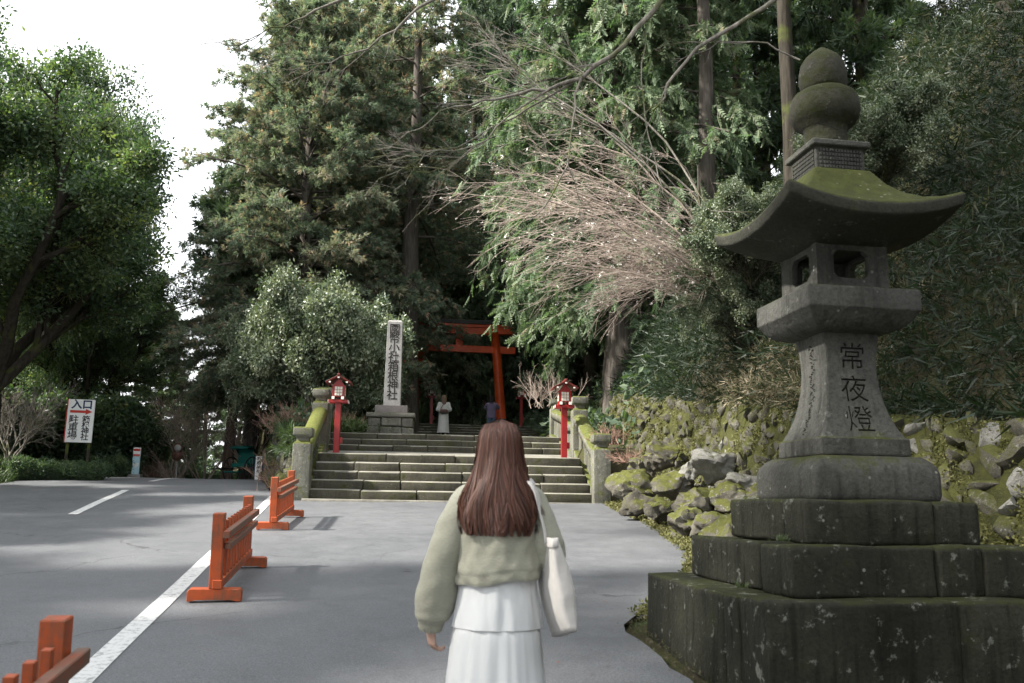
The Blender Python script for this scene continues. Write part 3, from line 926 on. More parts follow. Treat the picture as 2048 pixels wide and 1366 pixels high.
# carved characters follow the curve of the shaft
SHZ = [zz(z) for s, z in SH]; SHS = [s for s, z in SH]
CO = 0.0
def carve(ch, size, zc, xc, depth=0.011):
    """letter prism bent to the curve of the shaft: cuts the stone, its floor becomes the dark ground of the letter"""
    me = text_mesh(ch, size, 0.0, CO)
    bm = bmesh.new(); bm.from_mesh(me)
    bmesh.ops.remove_doubles(bm, verts=bm.verts, dist=1e-5)
    bmesh.ops.triangulate(bm, faces=bm.faces)
    for _ in range(2):
        bmesh.ops.subdivide_edges(bm, edges=[e for e in bm.edges if e.calc_length() > 0.05], cuts=1)
        bmesh.ops.triangulate(bm, faces=bm.faces)
    for v in bm.verts:
        x, z = v.co.x + xc, v.co.y * 0.95 + zc
        v.co = (x, -np.interp(z, SHZ, SHS) + depth, z)
    ext = bmesh.ops.extrude_face_region(bm, geom=list(bm.faces))
    for g in ext['geom']:
        if isinstance(g, bmesh.types.BMVert): g.co.y -= depth + 0.03
    bmesh.ops.recalc_face_normals(bm, faces=bm.faces)
    bm.to_mesh(me); bm.free()
    return me
for ch, z in (('常', 2.60), ('夜', 2.37), ('燈', 2.155)):
    cm = carve(ch, 0.21, zz(z), 0.005)
    co = bpy.data.objects.new('cutter', cm); COL.objects.link(co)
    so = bpy.data.objects.new('cut', shaft.data.copy()); COL.objects.link(so)
    md = so.modifiers.new('carve', 'BOOLEAN'); md.operation = 'DIFFERENCE'; md.solver = 'EXACT'; md.use_self = True; md.object = co
    bpy.context.view_layer.update()
    res = bpy.data.meshes.new_from_object(so.evaluated_get(bpy.context.evaluated_depsgraph_get()))
    ok = len(res.polygons) > len(shaft.data.polygons) + 40 and abs(res.vertices[0].co.z) < 5 and max(v.co.z for v in res.vertices) > 2.3
    bpy.data.objects.remove(co); bpy.data.objects.remove(so)
    if ok:
        shaft.data = res
    # floor of the letter, recess shade painted on it
    fl = text_mesh(ch, 0.21, 0.0, CO)
    for v in fl.vertices:
        x, z_ = v.co.x + 0.005, v.co.y * 0.95 + zz(z)
        v.co = (x, -np.interp(z_, SHZ, SHS) + (0.009 if ok else -0.0035), z_)
    obj('carved_letter_shade', fl, M['carving'], shaft)
shaft.data.set_sharp_from_angle(angle=R(14))
gm = MB()                                   # flat marks down the left face: worn carving, its groove shade painted dark
r = random.Random(12)
for z in np.linspace(2.70, 2.07, 46):
    s_ = np.interp(zz(z), SHZ, SHS)
    x0 = r.uniform(-0.03, 0.03) + 0.012 * math.sin(z * 22)
    w_, h_ = r.uniform(0.006, 0.024), r.uniform(0.004, 0.012)
    sl = r.uniform(-0.5, 0.5) * w_
    s2 = np.interp(zz(z) + h_, SHZ, SHS)
    gm.add([(x0 - w_, -s_ - 0.0035, zz(z) - sl), (x0 + w_, -s_ - 0.0035, zz(z) + sl), (x0 + w_ * 0.8, -s2 - 0.0035, zz(z) + h_ + sl), (x0 - w_ * 0.9, -s2 - 0.0035, zz(z) + h_ - sl)], [[0, 1, 2, 3]])
obj('carving_shade_marks', gm.mesh(tint=False), M['carving'], shaft, (0, 0, 0), (0, 0, 3 * math.pi / 2))

# ------------------------------------------------------------------ orange barriers
def barrier():
    e = empty('wooden_barrier', (0, 0, 0))
    L = 1.8
    post = box_mesh((0.05, 0.05, 0.64), 0.006, 1); post.materials.append(M['orange'])
    foot = bmesh.new()
    fm = MB()
    pr = [(-0.225, 0.0), (-0.225, 0.085), (-0.205, 0.105), (0.205, 0.105), (0.225, 0.085), (0.225, 0.0), (0.185, 0.0), (0.17, 0.012), (-0.17, 0.012), (-0.185, 0.0)]
    fm.loft([[(x, -0.05, z) for x, z in pr], [(x, 0.05, z) for x, z in pr]])
    foot.free()
    fmm = finish(fm.mesh(tint=False), 0.004, 1); fmm.materials.append(M['orange'])
    pick = box_mesh((0.02, 0.022, 0.485), 0.003, 1); pick.materials.append(M['orange'])
    for y in (0, L):
        obj('post', post, None, e, (0, y, 0.106))
        obj('foot', fmm, None, e, (0.0, y, 0))
    for z, hh, nm in ((0.572, 0.032, 'top_rail'), (0.462, 0.027, 'middle_rail')):
        b = box_mesh((0.028, (L + 0.2) / 2 if z > 0.5 else L / 2, hh * 2), 0.005, 1)
        obj(nm, b, M['orange_worn'], e, (0.0825, L / 2, z - hh))
    b = box_mesh((0.04, (L + 0.13) / 2, 0.075), 0.005, 1)
    obj('bottom_rail', b, M['orange'], e, (0.022, L / 2, 0.108))
    for i in range(9):
        obj('picket', pick, None, e, (0.033, 0.19 + i * (L - 0.38) / 8, 0.185))
    return e
b0 = barrier()
for i, (x, y, a, lab) in enumerate(((-2.53, 7.88, R(8.8), 'orange wooden barrier in the middle of the road line'),
                                    (-3.4, 12.95, R(6.5), 'far orange wooden barrier beside the left newel of the stairs'),
                                    (-1.525, 1.98, R(9.5), 'nearest orange wooden barrier cut off at the lower left corner'))):
    b = b0 if i == 0 else copy_tree(b0)
    b.location = (x, y, float(roadz(y)) + 0.008)
    b.rotation_euler = (math.atan(0.088) * 1.0, 0, a)
    b.rotation_mode = 'XYZ'
    tag(b, lab, 'barrier', 'orange barriers along the road')

# ------------------------------------------------------------------ red lamp posts
def lamp_post():
    e = empty('lamp_post', (0, 0, 0))
    pm = box_mesh((0.065, 0.065, 1.28), 0.006, 1)
    obj('post', pm, M['red'], e, (0, 0, -0.12))
    obj('switch_box', box_mesh((0.03, 0.04, 0.14), 0.004), M['red'], e, (0.097, 0.0, 0.2))
    hd = obj('lamp_body', MB().box((0, 0, 1.38), (0.135, 0.135, 0.13), taper=(1.06, 1.06)).mesh(tint=False), M['red'], e)
    for s in (-1, 1):
        obj('bracket_beam', box_mesh((0.03, 0.22, 0.065), 0.003), M['red'], e, (s * 0.105, 0, 1.185))
        obj('bracket_beam', box_mesh((0.22, 0.03, 0.065), 0.003), M['red'], e, (0, s * 0.105, 1.12))
        for q in (-1, 1):
            obj('beam_end', box_mesh((0.031, 0.004, 0.066), 0), M['white_paint'], e, (s * 0.105, q * 0.2245, 1.1845))
            obj('beam_end', box_mesh((0.004, 0.031, 0.066), 0), M['white_paint'], e, (q * 0.2245, s * 0.105, 1.1195))
    pane = MB().box((0, 0, 0), (0.025, 0.003, 0.03)).mesh(tint=False); pane.materials.append(M['pane'])
    for side in range(4):
        rz = side * math.pi / 2
        for a in range(3):
            for b in range(3):
                lx, ly, lz = (a - 1) * 0.06, -0.1415, 1.31 + b * 0.07
                obj('pane', pane, None, hd, (lx * math.cos(rz) - ly * math.sin(rz), lx * math.sin(rz) + ly * math.cos(rz), lz), (0, 0, rz))
    # gable roof, ridge along y
    for s in (-1, 1):
        m = MB().loft([[(0, -0.27, 1.70), (s * 0.28, -0.27, 1.545), (s * 0.28, 0.27, 1.545), (0, 0.27, 1.70)],
                       [(0, -0.28, 1.735), (s * 0.295, -0.28, 1.575), (s * 0.295, 0.28, 1.575), (0, 0.28, 1.735)]]).mesh(tint=False)
        obj('roof_slope', finish(m, 0.004, 1), M['dark_red'], e)
        for q in (-1, 1):
            obj('rafter_end', box_mesh((0.022, 0.005, 0.03), 0), M['white_paint'], e, (s * 0.19, q * 0.273, 1.555))
    obj('ridge', box_mesh((0.03, 0.29, 0.045), 0.008), M['dark_red'], e, (0, 0, 1.725))
    for q in (-1, 1):
        g = MB().add([(-0.14, q * 0.13, 1.50), (0.14, q * 0.13, 1.50), (0, q * 0.13, 1.68)], None, [[0, 1, 2]]).mesh(tint=False)
        obj('gable', g, M['red'], e)
        obj('gable_end_block', box_mesh((0.022, 0.005, 0.03), 0), M['white_paint'], e, (0, q * 0.284, 1.66))
    return e
l0 = lamp_post()
for i, (px, py, Y, s, lab) in enumerate(((672, 905, 20.0, 1.0, 'red lamp post on the landing at the left of the stairs'),
                                         (1128, 915, 20.15, 1.0, 'red lamp post on the landing at the right of the stairs'),
                                         (1042, 850, 37.7, 1.0, 'far red lamp post right of the gate pillar'),
                                         (862, 848, 37.2, 1.0, 'shaded far red lamp post under the left of the gate'),
                                         (963, 858, 47.0, 0.9, 'tiny distant red lamp post seen through the gate'))):
    p = at(px, py, Y)
    b = l0 if i == 0 else copy_tree(l0)
    b.location = p
    b.rotation_euler = (0, 0, SA)
    b.scale = (s, s, s)
    tag(b, lab, 'lamp post', 'red lamp posts along the stairs')

# ------------------------------------------------------------------ stone monument
p = at(782, 869, 23.7)
mon = empty('stone_monument', (p[0], p[1], p[2] - 0.03), SA)
tag(mon, 'tall pale granite pillar with carved black characters on a stepped plinth', 'monument')
r = random.Random(4)
for row in range(2):
    for side in range(4):
        rz = side * math.pi / 2
        xs = [-0.6, -0.2 + r.uniform(-0.12, 0.12), 0.18 + r.uniform(-0.12, 0.12), 0.3]
        for a, b in zip(xs[:-1], xs[1:]):
            cx, cy = (a + b) / 2, -0.6 + 0.15
            if b - a < 0.08: continue
            me = box_mesh(((b - a) / 2 - 0.006, 0.15, 0.225), 0.03, 2, 0.022, cuts=1, seed=r.randrange(999))
            obj('plinth_block', me, M['rubble'], mon, (cx * math.cos(rz) - cy * math.sin(rz), cx * math.sin(rz) + cy * math.cos(rz), row * 0.232 - 0.03), (0, 0, rz))
obj('plinth_core', box_mesh((0.5, 0.5, 0.44)), M['rubble'], mon)
obj('plinth_slab', box_mesh((0.64, 0.64, 0.12), 0.025, 2, 0.006, cuts=1), M['rubble'], mon, (0, 0, 0.44))
obj('pillar_foot', box_mesh((0.43, 0.43, 0.21), 0.008, 1), M['monument_foot'], mon, (0, 0, 0.562))
PB, PT, PH = 0.225, 0.2, 2.36
pl = obj('pillar', finish(MB().loft([sq(PB, 0.772), sq(PT, 0.772 + PH - 0.05), sq(PT * 0.8, 0.772 + PH)]).mesh(tint=False), 0.006, 1), M['monument'], mon)
for k, ch in enumerate('國幣小社箱根神社'):
    me = text_mesh(ch, 0.3, 0.0, 0.004)
    z = 0.772 + PH - 0.27 - k * 0.258
    s = PB + (PT - PB) * (z - 0.772) / PH
    me.transform(Matrix.Rotation(math.pi / 2, 4, 'X'))
    obj('carved_character', me, M['ink'], pl, (0.0, -s - 0.007, z))

# ------------------------------------------------------------------ torii
ca, cb_ = at(1001, 847, 39.3), at(826, 843, 38.7)
tc = (ca + cb_) / 2
gate = empty('torii_gate', (tc[0], tc[1], min(ca[2], cb_[2]) - 0.1), math.atan2(ca[1] - cb_[1], ca[0] - cb_[0]) * 0.4 + SA)
tag(gate, 'vermilion torii gate with black-capped top beam above the upper stairs', 'gate')
tw = np.linalg.norm(ca - cb_) / 2 + 0.05
for s in (-1, 1):
    pts = np.array([[s * (tw - 0.095 * t * 3.9), 0, t * 4.25] for t in np.linspace(0, 1, 5)])
    obj('pillar', MB().tubes(pts, np.linspace(0.225, 0.19, 5), 20).mesh(True, tint=False), M['vermilion'], gate)
    obj('pillar_sleeve', lathe([(0.25, 0), (0.25, 0.35), (0.235, 0.37), (0.2, 0.37)], 20), M['black_cap'], gate, (s * tw, 0, -0.05))
obj('tie_beam', box_mesh((tw + 0.55, 0.09, 0.31), 0.01), M['vermilion'], gate, (0, 0, 3.28))
obj('centre_strut', box_mesh((0.16, 0.08, 0.55), 0.008), M['vermilion'], gate, (0, 0, 3.58))
def beam(h0, h1, y, ext, up):
    rings = []
    for x in np.linspace(-1, 1, 15):
        c = up * abs(x) ** 2.4
        X = x * ext
        rings.append([(X, -y, h0 + c), (X, y, h0 + c), (X, y, h1 + c), (X, -y, h1 + c)])
    return finish(MB().loft(rings).mesh(tint=False), 0.008, 1, 50)
obj('lower_lintel', beam(4.1, 4.4, 0.14, tw + 0.95, 0.14), M['vermilion'], gate)
obj('top_lintel', beam(4.403, 4.55, 0.2, tw + 1.1, 0.16), M['vermilion'], gate)
obj('cap', beam(4.553, 4.72, 0.27, tw + 1.18, 0.17), M['black_cap'], gate)

# ------------------------------------------------------------------ road signs
M['sign_white'] = mat_plain('sign_white', (0.66, 0.67, 0.66), 0.5, 0.4, 0.1, 6)
M['sign_blue'] = mat_plain('sign_blue', (0.012, 0.03, 0.08), 0.6)
M['sign_red'] = mat_plain('sign_red', (0.4, 0.03, 0.02), 0.6)
M['sign_black'] = mat_plain('sign_black', (0.015, 0.015, 0.018), 0.6)
M['teal'] = mat_plain('teal_canvas', (0.01, 0.14, 0.12), 0.6, 0.3, 0.3)
M['metal'] = mat_plain('grey_metal', (0.2, 0.2, 0.19), 0.5, 0.5)
M['rust'] = mat_plain('brown_disc', (0.075, 0.035, 0.025), 0.7, 0.3, 0.4)
M['pale_blue'] = mat_plain('pale_blue', (0.38, 0.56, 0.63), 0.5)
p = at(156, 885, 24.0)
sg = empty('entrance_sign', (p[0], p[1], float(groundz(p[0], p[1]))), R(12))
tag(sg, 'white signboard with blue and black characters and a red arrow', 'sign')
zb = p[2] - float(groundz(p[0], p[1]))
sg.rotation_euler = (0, R(0.0), R(14))
bd = obj('board', box_mesh((0.335, 0.035, 1.17), 0.006), M['sign_white'], sg, (0, 0, zb))
obj('edge_trim', box_mesh((0.012, 0.04, 1.17), 0), M['sign_red'], sg, (-0.349, 0, zb))
for s in (-1, 1):
    obj('leg', box_mesh((0.035, 0.03, zb + 1.0 + 0.3), 0.004), M['bark_dark'], sg, (s * 0.27, 0.068, -0.3))
def sign_text(ch, size, x, z, mat, off=0.004):
    me = text_mesh(ch, size, 0.0, off)
    me.transform(Matrix.Rotation(math.pi / 2, 4, 'X'))
    obj('painted_character', me, M[mat], bd, (x, -0.039, z))
sign_text('入', 0.27, -0.12, 1.02, 'sign_blue', 0.009); sign_text('口', 0.27, 0.15, 1.02, 'sign_blue', 0.009)
for k, ch in enumerate('駐車場'): sign_text(ch, 0.25, -0.16, 0.6 - k * 0.215, 'sign_black')
for k, ch in enumerate('箱根神社'): sign_text(ch, 0.205, 0.15, 0.62 - k * 0.16, 'sign_black')
ar = MB().add([(-0.27, -0.0395, 0.8), (0.12, -0.0395, 0.8), (0.12, -0.0395, 0.87), (-0.27, -0.0395, 0.87), (0.12, -0.0395, 0.755), (0.29, -0.0395, 0.835), (0.12, -0.0395, 0.915)], [[0, 1, 2, 3]], [[4, 5, 6]]).mesh(tint=False)
obj('arrow', ar, M['sign_red'], bd)

# bus stop post
p = at(270, 950, 29.0)
bs = empty('bus_stop_sign', (p[0], p[1], float(roadz(29.0))), 0.2)
tag(bs, 'narrow white and pale blue bus stop board past the crest of the road', 'sign')
z0 = p[2] - float(roadz(29.0)) - 0.25
obj('base', box_mesh((0.2, 0.2, 0.14), 0.02, 2), M['metal'], bs)
obj('board', box_mesh((0.115, 0.04, 0.58), 0.01), M['pale_blue'], bs, (0, 0, max(0.12, z0 - 0.05)))
zt = max(0.12, z0 - 0.05) + 0.58
obj('head_panel', box_mesh((0.115, 0.04, 0.3), 0.02, 2), M['sign_white'], bs, (0, 0, zt + 0.002))
obj('red_band', box_mesh((0.1, 0.003, 0.075), 0), M['sign_red'], bs, (0, -0.044, zt + 0.19))
obj('orange_band', box_mesh((0.1, 0.003, 0.055), 0), M['sign_red'], bs, (0, -0.044, zt + 0.03))
for k in range(3):
    obj('timetable', box_mesh((0.035, 0.003, 0.11), 0), M['sign_white'], bs, (-0.05 + 0.05 * k, -0.044, zt - 0.3 - 0.05 * (k % 2)))
# two discs on a thin pole
p = at(352, 950, 30.0)
rs = empty('round_road_sign', (p[0], p[1], float(roadz(30.0))))
tag(rs, 'thin pole with two brown round discs one above the other', 'sign')
zz0 = p[2] - float(roadz(30.0))
obj('pole', MB().tubes(np.array([[0, 0, -0.2], [0, 0, zz0 + 1.0]]), np.array([0.025, 0.025]), 8).mesh(True, tint=False), M['metal'], rs)
for k, (z, rad) in enumerate(((0.66, 0.19), (0.9, 0.17))):
    d = lathe([(rad, -0.012), (rad, 0.012)], 20); d.transform(Matrix.Rotation(math.pi / 2, 4, 'X'))
    obj('disc', d, M['rust'], rs, (0, -0.04, zz0 + z))
    d = lathe([(rad * 0.7, -0.002), (rad * 0.7, 0.002)], 20); d.transform(Matrix.Rotation(math.pi / 2, 4, 'X'))
    obj('disc_face', d, M['metal'] if k else M['rust'], rs, (0, -0.055, zz0 + z))
# white upright name board
p = at(516, 952, 25.5)
vb = empty('upright_board', (p[0], p[1], float(roadz(25.5))), 0.1)
tag(vb, 'slim white upright board with dark characters beside the flank wall', 'sign')
z0 = p[2] - float(roadz(25.5))
bb = obj('board', box_mesh((0.09, 0.02, 0.56 + z0), 0.004), M['sign_white'], vb, (0, 0, 0.0))
for s in (-1, 1): obj('edge', box_mesh((0.012, 0.024, 0.56 + z0), 0), M['sign_blue'], vb, (s * 0.1025, 0, 0))
for k, ch in enumerate('箱根神社'):
    me = text_mesh(ch, 0.12, 0, 0.002); me.transform(Matrix.Rotation(math.pi / 2, 4, 'X'))
    obj('painted_character', me, M['sign_black'], bb, (0, -0.024, z0 + 0.48 - k * 0.12))

# rickshaw
p = at(482, 955, 31.5)
rk = empty('rickshaw', (p[0], p[1], float(roadz(31.5))), R(-20))
tag(rk, 'small teal canopied rickshaw parked past the crest of the road', 'rickshaw')
K = 1.0
a = np.linspace(0, np.pi * 0.75, 8)
hood = MB().loft([[(x, -0.05 + 0.42 * math.cos(q) * 0.9, 0.95 + 0.36 * math.sin(q)) for q in a] + [(x, 0.0 + 0.40 * math.cos(q) * 0.85, 0.95 + 0.33 * math.sin(q)) for q in a[::-1]] for x in (-0.36, 0.36)]).mesh(True, tint=False)
obj('hood', hood, M['teal'], rk)
obj('seat', box_mesh((0.34, 0.22, 0.14), 0.03, 2), M['teal'], rk, (0, 0.05, 0.55))
obj('seat_back', box_mesh((0.34, 0.05, 0.45), 0.03, 2), M['teal'], rk, (0, 0.25, 0.6))
obj('footboard', box_mesh((0.3, 0.25, 0.05), 0.01), M['teal'], rk, (0, -0.35, 0.35))
for s in (-1, 1):
    an = np.linspace(0, 2 * np.pi, 21)
    ring = np.stack([np.full(21, s * 0.44), 0.45 * np.cos(an), 0.46 + 0.45 * np.sin(an)], 1)
    w = obj('wheel', MB().tubes(ring, np.full(21, 0.025), 6).mesh(True, tint=False), M['black_cap'], rk)
    sp = MB()
    for q in np.linspace(0, np.pi * 2, 13)[:-1]:
        sp.tubes(np.array([[s * 0.44, 0, 0.46], [s * 0.44, 0.44 * math.cos(q), 0.46 + 0.44 * math.sin(q)]]), np.array([0.008, 0.008]), 4)
    obj('spokes', sp.mesh(tint=False), M['metal'], w)
    obj('shaft', MB().tubes(np.array([[s * 0.3, 0.1, 0.46], [s * 0.3, -0.6, 0.5], [s * 0.28, -1.5, 0.42]]), np.full(3, 0.02), 6).mesh(True, tint=False), M['black_cap'], rk)

# ------------------------------------------------------------------ foliage
def nrm(a): return a / (np.linalg.norm(a, axis=-1, keepdims=True) + 1e-9)
def tri_fan(n, L, w, spread, seed, curl=0.0):
    """n thin triangles fanning out along +z"""
    r2 = np.random.default_rng(seed)
    V, T = [], []
    for i in range(n):
        az = r2.uniform(0, 6.28); sp = spread * math.sqrt(r2.uniform(0.0, 1))
        d = np.array([math.cos(az) * math.sin(sp), math.sin(az) * math.sin(sp), math.cos(sp)])
        s = np.cross(d, r2.normal(size=3)); s /= np.linalg.norm(s)
        b = np.array([r2.uniform(-.08, .08), r2.uniform(-.08, .08), r2.uniform(0, 0.45)]) * L
        l = L * r2.uniform(0.55, 1.0)
        k = len(V)
        V += [b + s * w * 0.5 + d * l * 0.25, b - s * w * 0.5 + d * l * 0.25, b + d * l + np.array([0, 0, curl * l])]
        T.append([k, k + 1, k + 2])
    return np.array(V), None, np.array(T)
def leaf_cluster(n, rad, L, w, seed, droop=0.3):
    r2 = np.random.default_rng(seed)
    V, Q = [], []
    for i in range(n):
        p = r2.normal(size=3) * rad * 0.5
        d = p / (np.linalg.norm(p) + 1e-6) + r2.normal(size=3) * 0.7 + np.array([0, 0, -droop])
        d /= np.linalg.norm(d)
        s = np.cross(d, r2.normal(size=3)); s /= np.linalg.norm(s)
        nn = np.cross(d, s)
        l = L * r2.uniform(0.7, 1.15)
        k = len(V)
        V += [p, p + d * l * 0.5 + s * w * 0.5 + nn * w * 0.12, p + d * l, p + d * l * 0.5 - s * w * 0.5 + nn * w * 0.12]
        Q.append([k, k + 1, k + 2, k + 3])
    return np.array(V), np.array(Q), None
def frond(n, L, w, seed, droop=0.35):
    """flat feathery spray: a midrib with side needles"""
    r2 = np.random.default_rng(seed)
    V, T = [], []
    for i in range(n):
        t = (i + 0.5) / n
        c = np.array([0, -droop * L * t * t, L * t])
        for sgn in (-1, 1):
            l = L * 0.42 * (1 - 0.75 * t) * r2.uniform(0.75, 1.15)
            e = c + np.array([sgn * l * 0.75, -0.25 * l * r2.uniform(0, 1), l * 0.75])
            k = len(V)
            V += [c + np.array([0, 0, -w / 2]), c + np.array([0, 0, w]), e]
            T.append([k, k + 1, k + 2])
    k = len(V)
    V += [np.array([w * 0.4, 0, 0]), np.array([-w * 0.4, 0, 0]), np.array([0, -droop * L, L * 1.05])]
    T.append([k, k + 1, k + 2])
    return np.array(V), None, np.array(T)

def curve_pts(base, d0, L, sag, m=5):
    """(N,m,3) curves from base along d0 with lengths L, sagging (negative lifts)"""
    s = np.linspace(0, 1, m)[None, :, None]
    P = base[:, None, :] + d0[:, None, :] * L[:, None, None] * s
    P[:, :, 2] -= (sag * L)[:, None] * (np.linspace(0, 1, m)[None, :] ** 2)
    return P
def along(P, i, t):
    """points and tangents on curves P[i] at parameter t"""
    m = P.shape[1]
    x = t * (m - 1); k = np.clip(x.astype(int), 0, m - 2); f = (x - k)[:, None]
    a = P[i, k]; b = P[i, k + 1]
    return a * (1 - f) + b * f, nrm(b - a)

def conifer(seed, H, Rad, z0, nb, prof, spr, nt=13, ns=15, lift=0.15, sag=0.25, tw=0.35, size=(0.2, 0.36), tint=(0.15, 0.75), brown=0.0, droop=0.2, trunk_r=0.3, gap=0.0, lean=0.0):
    """returns trunk mesh (with limbs) and crown mesh, base at the origin"""
    global rng
    rng = np.random.default_rng(seed)
    wood, fol = MB(), MB()
    zt = np.concatenate([[-4.5], np.linspace(0, H, 9)])
    tp = np.stack([0.05 * np.sin(zt * 0.7 + seed) + lean * zt, 0.05 * np.cos(zt * 0.5 + seed), zt], 1)
    wood.tubes(tp, trunk_r * (1 - 0.9 * np.maximum(zt, 0) / H) * (1 + 0.35 * np.exp(-np.maximum(zt, 0) * 2)), 12)
    t = np.sort(rng.uniform(0, 1, nb) ** 0.9)
    h = z0 + (H * 0.985 - z0) * t
    az = np.arange(nb) * 2.39996 + rng.uniform(-0.5, 0.5, nb)
    L = Rad * prof(t) * rng.uniform(0.62, 1.18, nb)
    if gap:
        keep = rng.uniform(0, 1, nb) > gap
        h, az, L, t = h[keep], az[keep], L[keep], t[keep]
    N = len(h)
    base = np.stack([np.interp(h, zt, tp[:, 0]), np.interp(h, zt, tp[:, 1]), h], 1)
    d0 = nrm(np.stack([np.cos(az), np.sin(az), lift * (0.4 + 1.4 * t) + rng.uniform(-0.1, 0.1, N)], 1))
    P = curve_pts(base, d0, L, sag * (1.1 - t) * rng.uniform(0.6, 1.4, N), 6)
    wood.tubes(P, (0.012 + 0.014 * L)[:, None] * np.linspace(1, 0.25, 6)[None, :], 4, cap=False)
    # twigs
    cnt = np.maximum(3, (nt * (0.35 + 0.65 * L / L.max())).astype(int))
    i = np.repeat(np.arange(N), cnt)
    s = rng.uniform(0.12, 1.0, len(i)) ** 0.8
    q, tg = along(P, i, s)
    side = nrm(np.cross(tg, np.array([0, 0, 1.0])))
    sg = rng.choice([-1, 1], len(i))[:, None]
    d1 = nrm(tg * rng.uniform(0.4, 1.2, len(i))[:, None] + side * sg * rng.uniform(0.2, 1.0, len(i))[:, None] + rng.normal(size=(len(i), 3)) * 0.22 + np.array([0, 0, 0.12]))
    L1 = np.clip(tw * L[i] * (1.15 - 0.6 * s) * rng.uniform(0.6, 1.3, len(i)), 0.25, 1.3)
    P1 = curve_pts(q, d1, L1, np.full(len(i), droop) * rng.uniform(0.3, 1.6, len(i)), 4)
    wood.tubes(P1, np.full((len(i), 1), 0.012) * np.linspace(1, 0.4, 4)[None, :], 3, cap=False)
    # sprays
    tb = rng.uniform(tint[0], tint[1], len(i)) * 0.55 + rng.uniform(tint[0], tint[1], N)[i] * 0.45
    j = np.repeat(np.arange(len(i)), ns)
    s2 = rng.uniform(0.05, 1.0, len(j))
    q2, tg2 = along(P1, j, s2)
    d2 = nrm(tg2 + rng.normal(size=(len(j), 3)) * 0.55 + np.array([0, 0, -droop * 0.8]))
    q2 = q2 + rng.normal(size=q2.shape) * 0.035
    tn = tb[j] + rng.normal(size=len(j)) * 0.1
    if brown:
        ex = rng.uniform(0, 1, len(j)) < brown * (0.25 + 0.9 * s[i][j])
        tn = np.where(ex, rng.uniform(0.72, 1.0, len(j)), tn)
    tn = np.clip(tn, 0.0, 1.0)
    sz = rng.uniform(size[0], size[1], len(j))
    grp = rng.integers(0, len(spr), len(j))
    for g in range(len(spr)):
        m = grp == g
        fol.scatter(spr[g], q2[m], d2[m], sz[m], tn[m])
    return wood.mesh(True, tint=False), fol.mesh()

def grow(starts, dirs, L, rad, levels, r2, up=0.1, m=5, k0=6, P0=None):
    """recursive wood; levels: list of dict(n, t0, ang, len, sag). returns MB and the last curves"""
    wood = MB()
    base, d, L = np.asarray(starts, float), nrm(np.asarray(dirs, float)), np.asarray(L, float)
    Rr = np.asarray(rad, float)
    P = None
    out = []
    for li, lv in enumerate(levels):
        if li > 0:
            N = len(P)
            i = np.repeat(np.arange(N), lv['n'])
            t = r2.uniform(lv['t0'], 1.0, len(i))
            base, tg = along(P, i, t)
            w = r2.normal(size=(len(i), 3)); w -= (w * tg).sum(1, keepdims=True) * tg; w = nrm(w)
            an = r2.uniform(0.5, 1.0, len(i))[:, None] * lv['ang']
            d = nrm(tg * np.cos(an) + w * np.sin(an) + np.asarray(lv.get('bias', (0, 0, up))))
            L = L[i] * lv['len'] * r2.uniform(0.6, 1.25, len(i)) * (1.15 - 0.45 * t)
            Rr = np.minimum(Rr[i] * lv.get('rad', 0.5), Rr[i] * (1.1 - 0.75 * t) + 0.002)
        mm = lv.get('m', m)
        P = curve_pts(base, d, L, np.full(len(L), lv.get('sag', 0.0)) * r2.uniform(0.3, 1.7, len(L)), mm)
        if li == 0 and P0 is not None:
            P = P0.copy(); mm = P.shape[1]
        P[:, 1:] += np.cumsum(r2.normal(size=P[:, 1:].shape) * (L * lv.get('wob', 0.04))[:, None, None], axis=1) * 0.6
        wood.tubes(P, Rr[:, None] * np.linspace(1, lv.get('tip', 0.55), mm)[None, :], lv.get('k', max(3, k0 - li)), cap=False)
        out.append(P)
    return wood, out

def broadleaf(seed, H, spread, nst, levels, tmpl, per, size, tint, base_r=0.28, lean=(0, 0), fork=0.25, off=0.12, upv=1.0):
    r2 = np.random.default_rng(seed)
    global rng
    rng = np.random.default_rng(seed + 1)
    fol = MB()
    zt = np.linspace(0, H * fork, 5)
    tp = np.stack([lean[0] * zt, lean[1] * zt, zt], 1)
    az = np.arange(nst) * 6.283 / nst + r2.uniform(-0.4, 0.4, nst)
    dirs = np.stack([np.cos(az) * spread + lean[0], np.sin(az) * spread + lean[1], np.full(nst, upv)], 1)
    wood, out = grow(np.repeat(tp[-1:], nst, 0), dirs, np.full(nst, H * 0.5), np.full(nst, base_r * 0.55), levels, r2)
    wood.tubes(tp, base_r * np.linspace(1.25, 0.85, 5), 10)
    P = out[-1]
    j = np.repeat(np.arange(len(P)), per)
    q, tg = along(P, j, r2.uniform(0.15, 1.0, len(j)))
    q = q + r2.normal(size=q.shape) * off
    tb = r2.uniform(tint[0], tint[1], len(P))
    tn = np.clip(tb[j] + r2.normal(size=len(j)) * 0.1, 0, 1)
    sz = r2.uniform(size[0], size[1], len(j))
    grp = r2.integers(0, len(tmpl), len(j))
    for g in range(len(tmpl)):
        m = grp == g
        fol.scatter(tmpl[g], q[m], nrm(tg[m] + r2.normal(size=(m.sum(), 3)) * 0.5), sz[m], tn[m])
    return wood.mesh(True, tint=False), fol.mesh(), out

def tree(name, label, cat, loc, wood, fol, mats, rz=0.0, s=1.0, group=None, parts=('trunk', 'crown')):
    e = empty(name, loc, rz)
    e.scale = s if isinstance(s, tuple) else (s, s, s)
    tag(e, label, cat, group)
    if wood is not None:
        if not wood.materials: wood.materials.append(M[mats[0]])
        obj(parts[0], wood, None, e)
    if fol is not None:
        if not fol.materials: fol.materials.append(M[mats[1]])
        obj(parts[1], fol, None, e)
    return e

